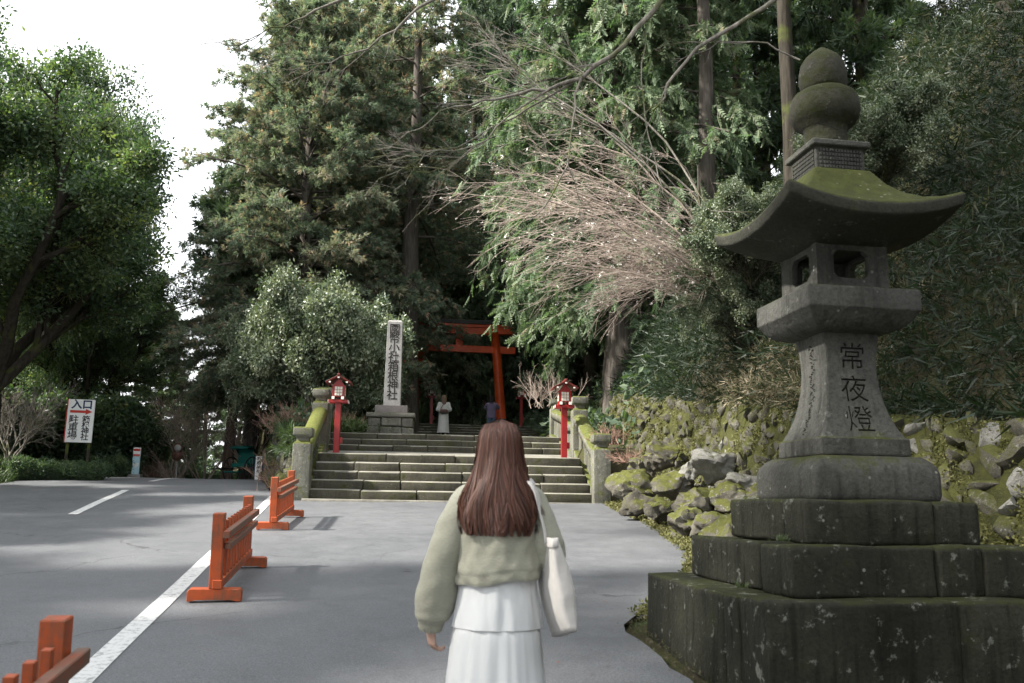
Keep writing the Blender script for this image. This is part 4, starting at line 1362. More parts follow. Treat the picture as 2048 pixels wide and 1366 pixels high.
SUGI = [tri_fan(8, 1.0, 0.16, 0.75, 40 + i) for i in range(3)]
HINOKI = [frond(5, 1.0, 0.13, 50 + i) for i in range(3)]
LEAF = [leaf_cluster(9, 1.0, 0.62, 0.27, 60 + i) for i in range(3)]
LEAFS = [leaf_cluster(10, 1.0, 0.8, 0.4, 70 + i) for i in range(3)]
cone = lambda t: np.clip(1.02 - t, 0.05, 1) ** 0.7 * (0.72 + 0.5 * np.minimum(t * 4, 1)) / 1.1
dome = lambda t: np.sqrt(np.clip(1.03 - t ** 2.2, 0.02, 1)) * (0.8 + 0.2 * np.minimum(t * 5, 1))
colm = lambda t: np.clip(1.05 - t, 0.1, 1) ** 0.35

def gz(x, y): return float(groundz(x, y))

# --- the big cedar left of the gate (three stand close together), browned by winter
wA, fA = conifer(11, 15.5, 4.3, 0.6, 200, dome, SUGI, nt=17, ns=25, lift=0.3, sag=0.35, brown=0.2, droop=0.28, trunk_r=0.34, size=(0.15, 0.3))
wB, fB = conifer(12, 19.0, 3.4, 7.0, 95, colm, SUGI, nt=14, ns=18, lift=0.1, sag=0.25, brown=0.3, droop=0.25, trunk_r=0.42, gap=0.2, size=(0.17, 0.32))
wC, fC = conifer(13, 19.0, 4.6, 1.6, 250, lambda t: colm(t) * (0.75 + 0.25 * np.minimum(t * 4, 1)), HINOKI, nt=15, ns=15, lift=0.05, sag=0.35, brown=0.05, droop=0.75, trunk_r=0.45, size=(0.26, 0.46), tint=(0.3, 0.9))
wD, fD = conifer(14, 17.0, 3.2, 1.0, 95, cone, SUGI, nt=11, ns=12, lift=0.1, sag=0.3, brown=0.06, droop=0.3, trunk_r=0.32, size=(0.28, 0.5), tint=(0.05, 0.7))

def put(name, label, px, Y, wood, fol, mats, s=1.0, rz=0.0, group=None, dz=-0.2, cat='tree'):
    X = at(px, 1000, Y)[0]
    return tree(name, label, cat, (X, Y, gz(X, Y) + dz), wood, fol, mats, rz, s, group)
CED = 'cedars left of the gate'
put('cedar_tree', 'broad brown-tipped cedar left of the stone pillar against the sky', 578, 31.5, wA, fA, ('bark', 'leaf_sugi'), (1.0, 1.0, 1.02), 0.3, CED, dz=0.7)
put('cedar_tree', 'brown-tipped cedar filling the space right behind the stone pillar', 728, 42.5, wA, fA, ('bark', 'leaf_sugi'), (1.25, 1.25, 1.2), 2.2, CED, dz=2.4)
put('cedar_tree', 'dense cedar deep between the two brown-tipped ones', 660, 38.0, wA, fA, ('bark', 'leaf_sugi'), (1.15, 1.15, 1.2), 5.1, CED, dz=1.0)
put('cedar_tree', 'tall cedar with a bare grey trunk rising above the others', 803, 34.5, wB, fB, ('bark', 'leaf_sugi'), 1.15, 0.5, CED)
put('cedar_tree', 'lower green cedar at the road side of the left group', 492, 33.5, wA, fA, ('bark', 'leaf_sugi'), (0.66, 0.66, 0.66), 4.0, CED, dz=2.6)
put('cypress_tree', 'huge feathery light green cypress right of the gate', 1245, 26.5, wC, fC, ('bark', 'leaf_hinoki'), (0.98, 0.98, 1.05), 0.0, dz=0.5)
put('cypress_tree', 'drooping green cypress seen through the gate', 915, 46.5, wC, fC, ('bark', 'leaf_hinoki'), (0.55, 0.55, 0.62), 1.7, dz=-0.8)
put('cypress_tree', 'second green cypress right behind the gate', 1010, 49.0, wC, fC, ('bark', 'leaf_hinoki'), (0.55, 0.55, 0.66), 4.4, dz=-0.8)
put('cypress_tree', 'third green cypress left behind the gate', 850, 50.0, wC, fC, ('bark', 'leaf_hinoki'), (0.55, 0.55, 0.66), 0.9, dz=-0.8)

BANKT = []
# --- dark wood behind: one tree after another
FOR = 'trees of the dark wood behind'
spots = [(700, 46), (800, 50), (870, 58), (960, 60), (1010, 57), (1070, 48), (1110, 50), (1160, 44), (1230, 52), (1290, 40), (1345, 47),
         (560, 44), (640, 54), (1640, 50), (1420, 50), (1330, 37), (1395, 33), (1465, 44), (1560, 48), (1690, 34), (1250, 34), (1180, 33), (1780, 30), (1000, 62), (1040, 58), (930, 56), (1830, 36), (880, 60), (1100, 62)]
for i, (px, Y) in enumerate(spots):
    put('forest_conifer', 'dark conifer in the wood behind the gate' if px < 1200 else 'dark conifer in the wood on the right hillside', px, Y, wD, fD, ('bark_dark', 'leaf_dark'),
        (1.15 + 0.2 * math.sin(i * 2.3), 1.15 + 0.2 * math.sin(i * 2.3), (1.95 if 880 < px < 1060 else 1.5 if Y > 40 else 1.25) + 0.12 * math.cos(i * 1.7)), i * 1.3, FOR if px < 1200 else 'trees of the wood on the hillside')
# bare trunks on the bank to the right
wT, fT = conifer(15, 22.0, 2.6, 11.0, 50, colm, SUGI, nt=10, ns=10, lift=0.0, sag=0.3, brown=0.05, droop=0.3, trunk_r=0.3, size=(0.3, 0.5), tint=(0.05, 0.6))
for i, (px, Y, s, lab) in enumerate(((1432, 24.0, 1.0, 'pale straight trunk standing on the bank right of the cypress'),
                                     (1612, 17.5, 0.62, 'dark straight trunk rising straight behind the lantern finial'),
                                     (1375, 29.0, 0.9, 'dark trunk just right of the cypress foliage'),
                                     (1500, 33.0, 0.8, 'thin dark trunk left of the lantern roof'),
                                     (1545, 38.0, 0.9, 'thin far trunk against the bright gap left of the finial'))):
    put('cedar_tree', lab, px, Y, wT if i else wT.copy(), fT, ('bark', 'leaf_dark') if i == 0 else ('bark_dark', 'leaf_dark'), (s, s, 1.0), i * 1.1, 'bare-trunked cedars on the bank')

for i, (x, y, s, lab) in enumerate(((9.5, 15.5, 0.75, 'dark evergreen on the bank at the upper right corner'), (12.0, 19.0, 0.9, 'dark evergreen high on the bank right of the finial'), (14.0, 14.0, 0.9, 'dark evergreen on the bank at the right edge'))):
    BANKT.append((x, y, s, i, lab))
# --- camellia in front of the cedars, its blooms and neighbours
lv = [dict(n=1, t0=0, ang=0, len=1, wob=0.03), dict(n=7, t0=0.25, ang=1.0, len=0.55), dict(n=6, t0=0.2, ang=0.95, len=0.55), dict(n=5, t0=0.15, ang=1.0, len=0.6, m=3, k=3)]
wK, fK, oK = broadleaf(27, 5.4, 0.62, 9, lv, LEAFS, 7, (0.1, 0.17), (0.15, 1.0), 0.1, fork=0.04, off=0.09)
def bush(name, label, px, Y, s, rz, mats, wood=wK, fol=fK, group=None, dz=-0.1):
    X = at(px, 1000, Y)[0]
    e = tree(name, label, 'bush', (X, Y, gz(X, Y) + dz), wood, fol, mats, rz, s, group, ('stem', 'foliage'))
    return e
CAM = 'glossy camellia bushes left of the stairs'
ck = bush('camellia_bush', 'large glossy pale-leaved camellia with a few red blooms left of the pillar', 640, 25.6, (0.98, 0.92, 1.2), 0.0, ('twig_grey', 'leaf_camellia'), group=CAM)
bm_ = MB()
r2 = np.random.default_rng(5)
P = oK[-1]; jj = r2.integers(0, len(P), 70)
bm_.scatter(leaf_cluster(6, 0.5, 0.9, 0.7, 5), P[jj, -1], r2.normal(size=(70, 3)), np.full(70, 0.055), np.full(70, 0.5))
obj('bloom', bm_.mesh(), M['bloom'], ck)
bush('camellia_bush', 'dark camellia hanging over the flank wall beside the road', 560, 27.5, (0.72, 0.72, 0.98), 2.0, ('twig_grey', 'leaf_camellia'), group=CAM)
bush('camellia_bush', 'shaded camellia filling the ground right behind the stone pillar', 715, 26.6, (0.5, 0.5, 0.6), 1.0, ('twig_grey', 'leaf_camellia'), group=CAM)
bush('camellia_bush', 'shaded low camellia beside the left gate pillar', 705, 28.5, (0.5, 0.5, 1.05), 5.0, ('twig_grey', 'leaf_camellia'), group=CAM)

# --- left: spreading evergreen over the road, and the trees beside it
lvB = [dict(n=1, t0=0, ang=0, len=1, wob=0.05, sag=-0.05), dict(n=6, t0=0.25, ang=0.75, len=0.62, wob=0.05), dict(n=5, t0=0.2, ang=0.8, len=0.58, wob=0.05), dict(n=5, t0=0.2, ang=0.9, len=0.55, m=4), dict(n=4, t0=0.2, ang=1.0, len=0.55, m=3, k=3)]
wL, fL, _ = broadleaf(31, 11.0, 0.75, 7, lvB, LEAF, 5, (0.15, 0.27), (0.0, 0.85), 0.3, fork=0.2, off=0.16)
LFT = 'evergreen trees along the left of the road'
for (px, Y, s, rz, lab) in ((-45, 22.5, (1.02, 1.02, 1.0), 0.6, 'big spreading evergreen with dark open limbs at the left edge'),
                            (150, 31.0, (0.6, 0.6, 0.72), 2.4, 'rounded evergreen leaning over the road behind the signboard'),
                            (-110, 28.0, (1.05, 1.05, 1.5), 4.1, 'taller evergreen behind the limbs at the left edge'),
                            (40, 38.0, (0.85, 0.85, 1.1), 1.2, 'evergreen deeper in the wood behind the signboard')):
    put('evergreen_tree', lab, px, Y, wL, fL, ('bark_dark', 'leaf_broad'), s, rz, LFT)
# tall bare-stemmed cedars of the same row beside the camera: they shade the lantern and the bank
wE, fE = conifer(18, 33.0, 4.3, 15.0, 100, colm, SUGI, nt=10, ns=6, lift=0.05, sag=0.3, brown=0.1, droop=0.3, trunk_r=0.5, size=(0.45, 0.75), tint=(0.1, 0.7))
for i, (x, y, s, lab) in enumerate(((-13.2, 5.5, (0.85, 0.85, 1.25), 'tall cedar standing left of the road beside the barriers'), (-13.0, -0.9, (0.92, 0.92, 0.98), 'tall cedar left of the road level with the nearest barrier'),
                                    (-14.5, -3.0, (1.1, 1.1, 0.95), 'tall cedar left of the road behind the camera'), (-13.5, -8.0, (1.1, 1.1, 1.0), 'last tall cedar of the row behind the camera'))):
    tree('cedar_tree', lab, 'tree', (x, y, gz(x, y) - 0.2), wE, fE, ('bark', 'leaf_sugi'), i * 1.7, s, 'tall cedars left of the road')
BANKT += [(4.8, -3.5, 0.85, 5, 'evergreen on the bank right behind the camera'), (7.5, -7.0, 0.95, 6, 'second evergreen on the bank behind the camera'), (2.0, -11.0, 0.95, 7, 'evergreen beside the road well behind the camera')]
for x, y, s, i, lab in BANKT:
    tree('evergreen_tree', lab, 'tree', (x, y, gz(x, y) - 0.3), wL, fL, ('bark_dark', 'leaf_broad'), i * 1.9, s, 'evergreens on the bank')
for x, y, s_, i, lab in ((-14.2, 10.0, (0.75, 0.75, 0.72), 13, 'low evergreen beside the road left of the barriers'), (-14.8, 15.5, (0.75, 0.75, 0.72), 14, 'low evergreen beside the road before the signboard'), (-13.2, 4.8, (0.8, 0.8, 1.08), 11, 'evergreen under the tall cedars beside the barriers'), (-13.4, -2.6, (0.85, 0.85, 1.05), 12, 'evergreen under the tall cedars beside the camera')):
    tree('evergreen_tree', lab, 'tree', (x, y, gz(x, y) - 0.2), wL, fL, ('bark_dark', 'leaf_broad'), i * 1.3, s_, LFT)
# dark firs past the crest
for i, (px, Y, s, lab) in enumerate(((300, 46.0, 0.75, 'dark fir past the crest behind the bus stop board'), (215, 42.0, 0.7, 'dark fir behind the signboard'), (100, 46.0, 0.9, 'dark fir left in the wood behind the signboard'),
                                     (20, 40.0, 0.8, 'dark fir at the left edge behind the limbs'), (400, 82.0, 1.0, 'far pale fir over the end of the road'), (470, 76.0, 0.9, 'far fir above the rickshaw'), (340, 78.0, 0.9, 'far fir left of the end of the road'))):
    put('fir_tree', lab, px, Y, wD, fD, ('bark_dark', 'leaf_dark'), (s * 1.15, s * 1.15, s * 0.8), i * 2.0, 'dark firs past the crest')
# dark understorey along the left verge
wU, fU, _ = broadleaf(33, 3.0, 0.8, 7, lv, LEAFS, 7, (0.12, 0.22), (0.0, 0.75), 0.05, fork=0.03, off=0.13)
UND = 'dark evergreen shrubs along the left verge'
for i, (px, Y, s, lab) in enumerate(((45, 29.5, 1.25, 'tall dark shrub left behind the signboard'), (160, 30.0, 1.25, 'tall dark shrub right behind the signboard'), (-40, 27.0, 1.2, 'dark shrub at the left edge under the limbs'),
                                     (235, 33.0, 1.1, 'dark shrub between signboard and bus stop board'), (335, 40.0, 0.7, 'shrub past the crest behind the round signs'), (420, 41.0, 0.6, 'shrub past the crest left of the bare trunk'),
                                     (112, 22.9, 0.3, 'low hedge shrub under the left leg of the signboard'), (172, 22.9, 0.3, 'low hedge shrub under the right leg of the signboard'), (55, 22.6, 0.34, 'low dark shrub left of the signboard hedge'),
                                     (215, 28.5, 0.4, 'low yellowish shrub right of the signboard'), (505, 42.0, 0.7, 'shrub behind the rickshaw'), (275, 38.0, 0.7, 'shrub right behind the bus stop board'))):
    bush('evergreen_shrub', lab, px, Y, s, i * 1.4, ('bark_dark', 'leaf_broad'), wU, fU, UND)

# --- bare trees and shrubs
def bare(seed, start, d, L, rad, levels, mat, name, label, cat='tree', buds=0, group=None):
    r2 = np.random.default_rng(seed)
    start = np.asarray(start, float)
    o0 = start[0]
    wood, out = grow(start - o0, d, L, rad, levels, r2)
    e = empty(name, tuple(o0))
    tag(e, label, cat, group)
    obj('branches', wood.mesh(True, tint=False), M[mat], e)
    if buds:
        global rng
        rng = np.random.default_rng(seed)
        P = out[-1]; j = r2.integers(0, len(P), buds)
        b = MB().scatter(leaf_cluster(4, 0.4, 1.0, 0.8, 3), P[j, -1], r2.normal(size=(buds, 3)), r2.uniform(0.012, 0.035, buds), np.full(buds, 0.5))
        obj('buds', b.mesh(), M['bud'], e)
    return e, out
def limb_tree(seed, base, targets, lift, name, label, mat, r0, levels, buds=0, m=9):
    """leafless tree whose limbs sweep in arcs from a short trunk to the given points"""
    global rng
    r2 = np.random.default_rng(seed)
    rng = np.random.default_rng(seed)
    base = np.asarray(base, float)
    e = empty(name, tuple(base))
    tag(e, label, 'tree')
    t = np.linspace(0, 1, m)[None, :, None]
    tg = np.asarray(targets, float) - base
    hub = np.zeros_like(tg); hub[:, 2] = r2.uniform(0.25, 1.0, len(tg)) * lift[0]
    c1 = hub + (tg - hub) * 0.35 + np.array([0, 0, 1.0]) * (lift[1] * np.linalg.norm(tg, axis=1) * r2.uniform(0.6, 1.3, len(tg)))[:, None]
    P = hub[:, None] * (1 - t) ** 2 + 2 * c1[:, None] * t * (1 - t) + tg[:, None] * t ** 2
    L = np.linalg.norm(tg, axis=1)
    wood, out = grow(hub, tg, L, np.full(len(tg), r0), levels, r2, P0=P)
    wood.tubes(np.array([[0.05, 0, -0.3], [0, 0, lift[0] * 0.4], [0, 0, lift[0]]]), np.array([r0 * 2.2, r0 * 1.9, r0 * 1.2]), 8)
    obj('branches', wood.mesh(True, tint=False), M[mat], e)
    if buds:
        Q = out[-1]; j = r2.integers(0, len(Q), buds)
        obj('buds', MB().scatter(leaf_cluster(4, 0.4, 1.0, 0.8, 3), Q[j, -1], r2.normal(size=(buds, 3)), r2.uniform(0.012, 0.032, buds), np.full(buds, 0.5)).mesh(), M['bud'], e)
    return e
LVW = [dict(n=1, t0=0, ang=0, len=1, wob=0.012), dict(n=11, t0=0.12, ang=0.6, len=0.42, wob=0.06, bias=(-0.22, 0, 0.04), rad=0.34, sag=0.12, k=4, m=6),
       dict(n=7, t0=0.1, ang=0.65, len=0.5, wob=0.07, bias=(-0.2, 0, 0.0), rad=0.45, k=3, m=5, sag=0.1), dict(n=4, t0=0.15, ang=0.65, len=0.5, wob=0.06, bias=(-0.15, 0, 0), rad=0.65, k=3, m=4)]
xb, yb = 4.35, 15.2
limb_tree(61, (xb, yb, gz(xb, yb) - 0.1), [at(1085, 350, 15.0), at(1055, 405, 14.4), at(1065, 465, 15.2), at(1115, 510, 14.6), at(1185, 530, 15.4), at(1150, 305, 15.6), at(1250, 275, 15.0),
          at(1155, 390, 14.2), at(1205, 435, 14.0), at(1275, 480, 14.3)], (1.1, 0.12), 'bare_tree', 'pale leafless twiggy tree sweeping left from the bank', 'twig', 0.024, LVW, 500)
limb_tree(62, (4.1, 18.6, gz(4.1, 18.6) - 0.1), [at(985, 100, 18.4), at(970, 165, 18.0), at(1050, 70, 18.8)], (4.2, 0.1), 'bare_tree', 'grey leafless tree reaching left in front of the cypress', 'twig_grey', 0.026,
          [dict(n=1, t0=0, ang=0, len=1, wob=0.012), dict(n=7, t0=0.45, ang=0.5, len=0.25, bias=(-0.2, 0, 0), rad=0.35, k=4, m=5), dict(n=6, t0=0.15, ang=0.6, len=0.5, bias=(-0.2, 0, 0), rad=0.6, k=3, m=4), dict(n=3, t0=0.15, ang=0.7, len=0.5, rad=0.7, k=3, m=3)])
# bare grey trees past the crest
for i, (px, Y, L, lab) in enumerate(((405, 33.5, 5.6, 'leafless pale tree over the road past the crest'), (345, 33.0, 4.4, 'leafless tree behind the round signs'), (500, 33.5, 3.6, 'pale leafless bush above the rickshaw'), (10, 24.0, 3.2, 'leafless reddish tree under the left limbs'))):
    X = at(px, 1000, Y)[0]
    s0 = np.array([[X, Y, gz(X, Y)]])
    bare(70 + i, np.repeat(s0, 6, 0), [(math.cos(a) * 0.6, math.sin(a) * 0.6, 1) for a in np.arange(6) * 1.05], np.full(6, L * 0.62), np.full(6, 0.03),
         [dict(n=1, t0=0, ang=0, len=1, wob=0.06, m=5), dict(n=8, t0=0.25, ang=0.8, len=0.55, sag=0.05), dict(n=8, t0=0.2, ang=0.9, len=0.55, k=3, m=4), dict(n=4, t0=0.2, ang=0.9, len=0.5, k=3, m=3)],
         'twig' if i != 3 else 'twig_grey', 'bare_tree', lab, group='leafless trees past the crest' if i != 3 else None)
# low twiggy shrubs
def twiggy(seed, px, Y, L, n, mat, lab, py=None, name='dry_shrub', spread=0.7, dz=0.0, lev=None):
    X = at(px, 1000, Y)[0]
    z = gz(X, Y) + dz if py is None else at(px, py, Y)[2]
    r2 = np.random.default_rng(seed)
    st = np.array([[X, Y, z]]) + np.stack([r2.normal(size=n) * 0.25 * L, r2.normal(size=n) * 0.25 * L, np.zeros(n)], 1)
    d = np.stack([r2.normal(size=n) * spread, r2.normal(size=n) * spread, np.ones(n)], 1)
    return bare(seed, st, d, r2.uniform(0.6, 1.1, n) * L * 0.75, np.full(n, 0.009), lev or [dict(n=1, t0=0, ang=0, len=1, wob=0.06), dict(n=6, t0=0.2, ang=0.7, len=0.5, k=3, m=4), dict(n=3, t0=0.2, ang=0.8, len=0.5, k=3, m=3)], mat, name, lab, 'shrub')
twiggy(81, 585, 20.6, 1.15, 60, 'twig_red', 'dry reddish-brown twiggy shrub behind the left newel')
twiggy(82, 566, 22.5, 1.0, 45, 'twig_red', 'dry reddish shrub above the flank wall', py=868)
twiggy(83, 690, 24.3, 0.75, 30, 'twig_red', 'brown twigs between left lamp post and stone pillar')
twiggy(84, 1222, 18.9, 0.55, 26, 'twig_red', 'dry reddish stems behind the right newel', py=890)
twiggy(85, 1260, 17.3, 0.4, 26, 'twig_red', 'tangle of dry brown stems on the rock heap by the newel', py=925, spread=1.4)
twiggy(86, 340, 31.5, 1.3, 24, 'twig', 'pale leafless bush beside the round signs')
twiggy(87, 1095, 26.5, 1.5, 22, 'twig', 'pale bare twigs above the right lamp post', py=815)
twiggy(88, 300, 32.0, 1.1, 26, 'twig_red', 'brown brushwood right of the bus stop board')

# overhanging branch from a tree on the bank, out of the frame to the right
ovb = empty('bare_tree', (7.0, 8.6, gz(7.0, 8.6)))
tag(ovb, 'leafless tree on the bank whose long branch hangs into the picture from the upper right', 'tree')
r2 = np.random.default_rng(90)
oo = np.array(ovb.location)
def poly(pts, n):
    pts = np.array(pts, float)
    t = np.linspace(0, 1, len(pts)); tt = np.linspace(0, 1, n)
    P = np.stack([np.interp(tt, t, pts[:, k]) for k in range(3)], 1)
    P[1:-1] += r2.normal(size=(n - 2, 3)) * 0.012
    return P
main = [at(1700, -260, 9.2), at(1530, -190, 9.1), at(1400, -90, 9.0), at(1320, 0, 9.0), at(1245, 95, 9.0), at(1165, 152, 9.0), at(1100, 178, 9.0), at(1030, 192, 9.1), at(960, 203, 9.2), at(880, 222, 9.3)]
second = [at(1760, -200, 9.2), at(1640, -70, 9.0), at(1540, 5, 9.0), at(1470, 50, 8.9), at(1392, 92, 8.8), at(1340, 160, 8.8), at(1325, 200, 8.8), at(1300, 225, 8.8)]
hang = [at(1165, 152, 9.0), at(1150, 200, 9.0), at(1142, 280, 8.95), at(1125, 350, 8.9), at(1095, 410, 8.9), at(1060, 440, 8.9)]
hang2 = [at(1290, 60, 9.0), at(1282, 160, 9.0), at(1290, 250, 8.95), at(1315, 330, 8.9), at(1370, 395, 8.9), at(1440, 440, 8.9)]
top1 = [at(1000, -60, 9.4), at(840, 10, 9.4), at(780, 70, 9.4), at(700, 110, 9.4), at(640, 128, 9.4)]
top2 = [at(760, -40, 9.6), at(655, 10, 9.6), at(600, 40, 9.6), at(540, 55, 9.6), at(480, 90, 9.6)]
low1 = [at(1160, 155, 9.0), at(1060, 215, 9.1), at(1000, 250, 9.1), at(900, 300, 9.2), at(830, 302, 9.2)]
low2 = [at(1100, 178, 9.0), at(1010, 235, 9.0), at(960, 290, 9.0), at(900, 330, 9.1), at(860, 345, 9.1)]
twg = [at(1600, 120, 8.9), at(1520, 85, 8.9), at(1400, 85, 8.9)]
ow = MB()
trunk = poly([oo, oo + (0.05, 0.1, 2), oo + (-0.3, 0.2, 4), main[0] + (0.15, 0, 0.3)], 9)
ow.tubes(trunk - oo, np.linspace(0.14, 0.06, 9), 9)
allp = []
tips = []
for pts, r0, r1, n in ((main, 0.044, 0.008, 26), (second, 0.036, 0.008, 20), (hang, 0.015, 0.006, 14), (hang2, 0.009, 0.003, 16), (top1, 0.022, 0.004, 12), (top2, 0.018, 0.004, 12), (low1, 0.012, 0.004, 12), (low2, 0.01, 0.004, 10), (twg, 0.01, 0.005, 8)):
    P = poly(pts, n)
    ow.tubes(P - oo, np.linspace(r0, r1, n), 6)
    allp.append(P)
ow.tubes(poly([trunk[-1], top1[0] + (0.4, 0, 0.6), top1[0]], 10) - oo, np.linspace(0.05, 0.022, 10), 6)
ow.tubes(poly([top1[0], top2[0] + (0.3, 0, 0.3), top2[0]], 8) - oo, np.linspace(0.022, 0.018, 8), 6)
ow.tubes(poly([trunk[-2], second[0]], 6) - oo, np.linspace(0.05, 0.03, 6), 6)
st, dr, LL = [], [], []
for ci, P in enumerate(allp):
    n = 7 if ci in (0, 4, 5, 6, 7) else 3
    for k in range(n):
        i = r2.integers(int(len(P) * 0.45), len(P))
        tg = P[min(i, len(P) - 1)] - P[i - 1]
        st.append(P[i] - oo); dr.append(nrm(tg) + r2.normal(size=3) * 0.45 + np.array([-0.1, 0, -0.05])); LL.append(r2.uniform(0.35, 0.8))
w2, o2 = grow(st, dr, np.array(LL), np.full(len(LL), 0.006), [dict(n=1, t0=0, ang=0, len=1, wob=0.05), dict(n=4, t0=0.2, ang=0.7, len=0.5, k=3, m=4), dict(n=3, t0=0.2, ang=0.7, len=0.5, k=3, m=3)], r2)
ow.add(np.concatenate(w2.V), np.concatenate(w2.Q), np.concatenate(w2.T) if w2.T else None)
obj('branches', ow.mesh(True, tint=False), M['twig_grey'], ovb)

# --- thin straight trunk past the crest
p = at(452, 960, 33.0)
pt = empty('cedar_tree', (p[0], p[1], gz(p[0], p[1]) - 0.3), 0)
tag(pt, 'straight branchless cedar trunk standing at the road past the crest', 'tree')
obj('trunk', MB().tubes(np.array([[0, 0, z] for z in np.linspace(0, 9, 7)]) + np.array([[0.02 * z, 0, 0] for z in np.linspace(0, 9, 7)]), np.linspace(0.23, 0.12, 7), 12).mesh(True, tint=False), M['bark_red'], pt)
ft = conifer(17, 6.0, 2.2, 1.2, 36, dome, SUGI, nt=9, ns=10, trunk_r=0.1, size=(0.3, 0.5), tint=(0.05, 0.6))[1]
ft.materials.append(M['leaf_dark'])
obj('crown', ft, None, pt, (0.15, 0, 6.8))

# --- bamboo grass over the bank, dry grass on the wall, moss and litter
def blade(L, w, seed):
    V = np.array([(-w / 2, 0, 0), (w / 2, 0, 0), (w * 0.5, 0.02, 0.45 * L), (-w * 0.5, 0.02, 0.45 * L), (0, 0.12 * L, L)])
    return V, np.array([[0, 1, 2, 3]]), np.array([[3, 2, 4]])
def blades(n, L, w, seed, spread=0.6):
    r3 = np.random.default_rng(seed)
    m = MB()
    for i in range(n):
        d = nrm(np.array([r3.normal() * spread, r3.normal() * spread, 1.0]))
        s = nrm(np.cross(d, r3.normal(size=3))); u = np.cross(d, s)
        l = L * r3.uniform(0.6, 1.1); b = np.array([r3.normal() * 0.1, r3.normal() * 0.1, r3.uniform(0, 0.5)]) * L
        m.add([b - s * w / 2, b + s * w / 2, b + d * l * 0.5 + s * w * 0.45 + u * l * 0.03, b + d * l * 0.5 - s * w * 0.45 + u * l * 0.03, b + d * l + u * l * 0.22], [[0, 1, 2, 3]], [[3, 2, 4]])
    return np.concatenate(m.V), np.concatenate(m.Q), np.concatenate(m.T)
SASA = [tri_fan(7, 1.0, 0.07, 0.9, 200 + i, -0.15) for i in range(4)]
GRASS = [blades(8, 1.0, 0.05, 210 + i, 0.6) for i in range(3)]
def cover(name, label, pts, size, tint, tm, mat, d0, jit, kind='stuff', cat=None):
    global rng
    rng = np.random.default_rng(len(pts))
    m = MB()
    g = rng.integers(0, len(tm), len(pts))
    d = nrm(np.asarray(d0) + rng.normal(size=(len(pts), 3)) * jit)
    for k in range(len(tm)):
        q = g == k
        if q.any(): m.scatter(tm[k], pts[q], d[q], size[q], np.clip(tint[q], 0, 1))
    o = obj(name, m.mesh(), M[mat])
    tag(o, label, cat, None, kind)
    return o
r2 = np.random.default_rng(400)
n = 95000
Y = r2.uniform(3.5, 30, n) ; d = r2.uniform(0, 1, n) ** 1.2 * 11 + 0.55
X = np.asarray(wallx(Y)) + d
keep = (X / np.maximum(Y, 1) < 0.85) & ~((np.hypot(X - 4.3, Y - 26.5) < 0.6))
X, Y, d = X[keep], Y[keep], d[keep]
hgt = r2.uniform(0.0, 1.1, len(X)) * np.minimum(1, (d - 0.4) * 0.9)
pts = np.stack([X - 0.25 * hgt, Y - 0.1 * hgt, groundz(X, Y) + hgt], 1)
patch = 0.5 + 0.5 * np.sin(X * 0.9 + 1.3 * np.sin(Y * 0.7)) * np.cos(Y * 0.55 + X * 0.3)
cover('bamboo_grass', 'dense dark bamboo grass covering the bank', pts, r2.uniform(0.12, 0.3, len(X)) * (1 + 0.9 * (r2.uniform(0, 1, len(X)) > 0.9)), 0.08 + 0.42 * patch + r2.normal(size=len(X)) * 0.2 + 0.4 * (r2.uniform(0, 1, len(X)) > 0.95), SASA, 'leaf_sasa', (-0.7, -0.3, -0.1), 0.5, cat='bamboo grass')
# dry tangle in the sun on top of the wall
n = 5200
Y = r2.uniform(11.2, 15.8, n); d = r2.uniform(0.3, 1.9, n)
X = np.asarray(wallx(Y)) + d
pts = np.stack([X - 0.1, Y, groundz(X, Y) + r2.uniform(0.0, 0.4, n)], 1)
cover('dry_grass', 'pale dry grass hanging over the sunlit wall top', pts, r2.uniform(0.1, 0.27, n), r2.uniform(0, 1, n), SASA, 'leaf_dry', (-0.6, -0.3, 0.2), 0.8, cat='grass')
# green shrub on the bank left of the lantern
for i, (px, py, Y, s, lab) in enumerate(((1500, 520, 14.0, 0.42, 'bright green leafy shrub on the bank left of the lantern roof'), (1480, 640, 15.0, 0.4, 'leafy shrub under the lantern roof on the bank'), (1745, 330, 12.0, 0.4, 'leafy shrub with pale shining leaves right of the lantern finial'))):
    p = at(px, py, Y)
    tree('leafy_shrub', lab, 'shrub', (p[0], p[1], min(p[2] - 0.5, p[2])), wU, fK if i < 2 else fK, ('bark_dark', 'leaf_camellia'), i * 2.0, s, 'leafy shrubs on the bank', ('stem', 'foliage'))
# moss fringe and grit along the forecourt edge
n = 5000
Y = r2.uniform(7.6, 18.1, n)
X = np.interp(Y, YR, XR) + np.abs(r2.normal(size=n)) * 0.5 - 0.04
pts = np.stack([X, Y, np.maximum(groundz(X, Y), roadz(Y)) + 0.0], 1)
cover('moss_fringe', 'pale green moss and low weeds along the forecourt edge', pts, r2.uniform(0.03, 0.07, n), r2.uniform(0.2, 1, n), LEAFS, 'moss_tuft', (0, 0, 1), 0.6, cat='moss')
# moss and small ferns growing out of the wall joints
n = 4200
Y = r2.uniform(7.0, 24.5, n); tt_ = r2.uniform(0, 1, n)
zb_ = np.where(Y < 19, roadz(Y) + 0.2, 2.7 + 0.14 * (Y - 18)); zt_ = walltop(Y)
clump = np.sin(Y * 3.1 + tt_ * 5) + np.sin(Y * 7.7 - tt_ * 9)
k = clump > -0.1
pts = np.stack([np.asarray(wallx(Y)) + 0.42 * tt_ - 0.05, Y, zb_ + (zt_ - zb_) * tt_], 1)[k]
cover('wall_moss', 'tufts of moss growing out of the joints of the rubble wall', pts, r2.uniform(0.03, 0.075, k.sum()), r2.uniform(0.1, 0.85, k.sum()), LEAFS, 'moss_tuft', (-1, -0.2, 0.3), 0.6, cat='moss')
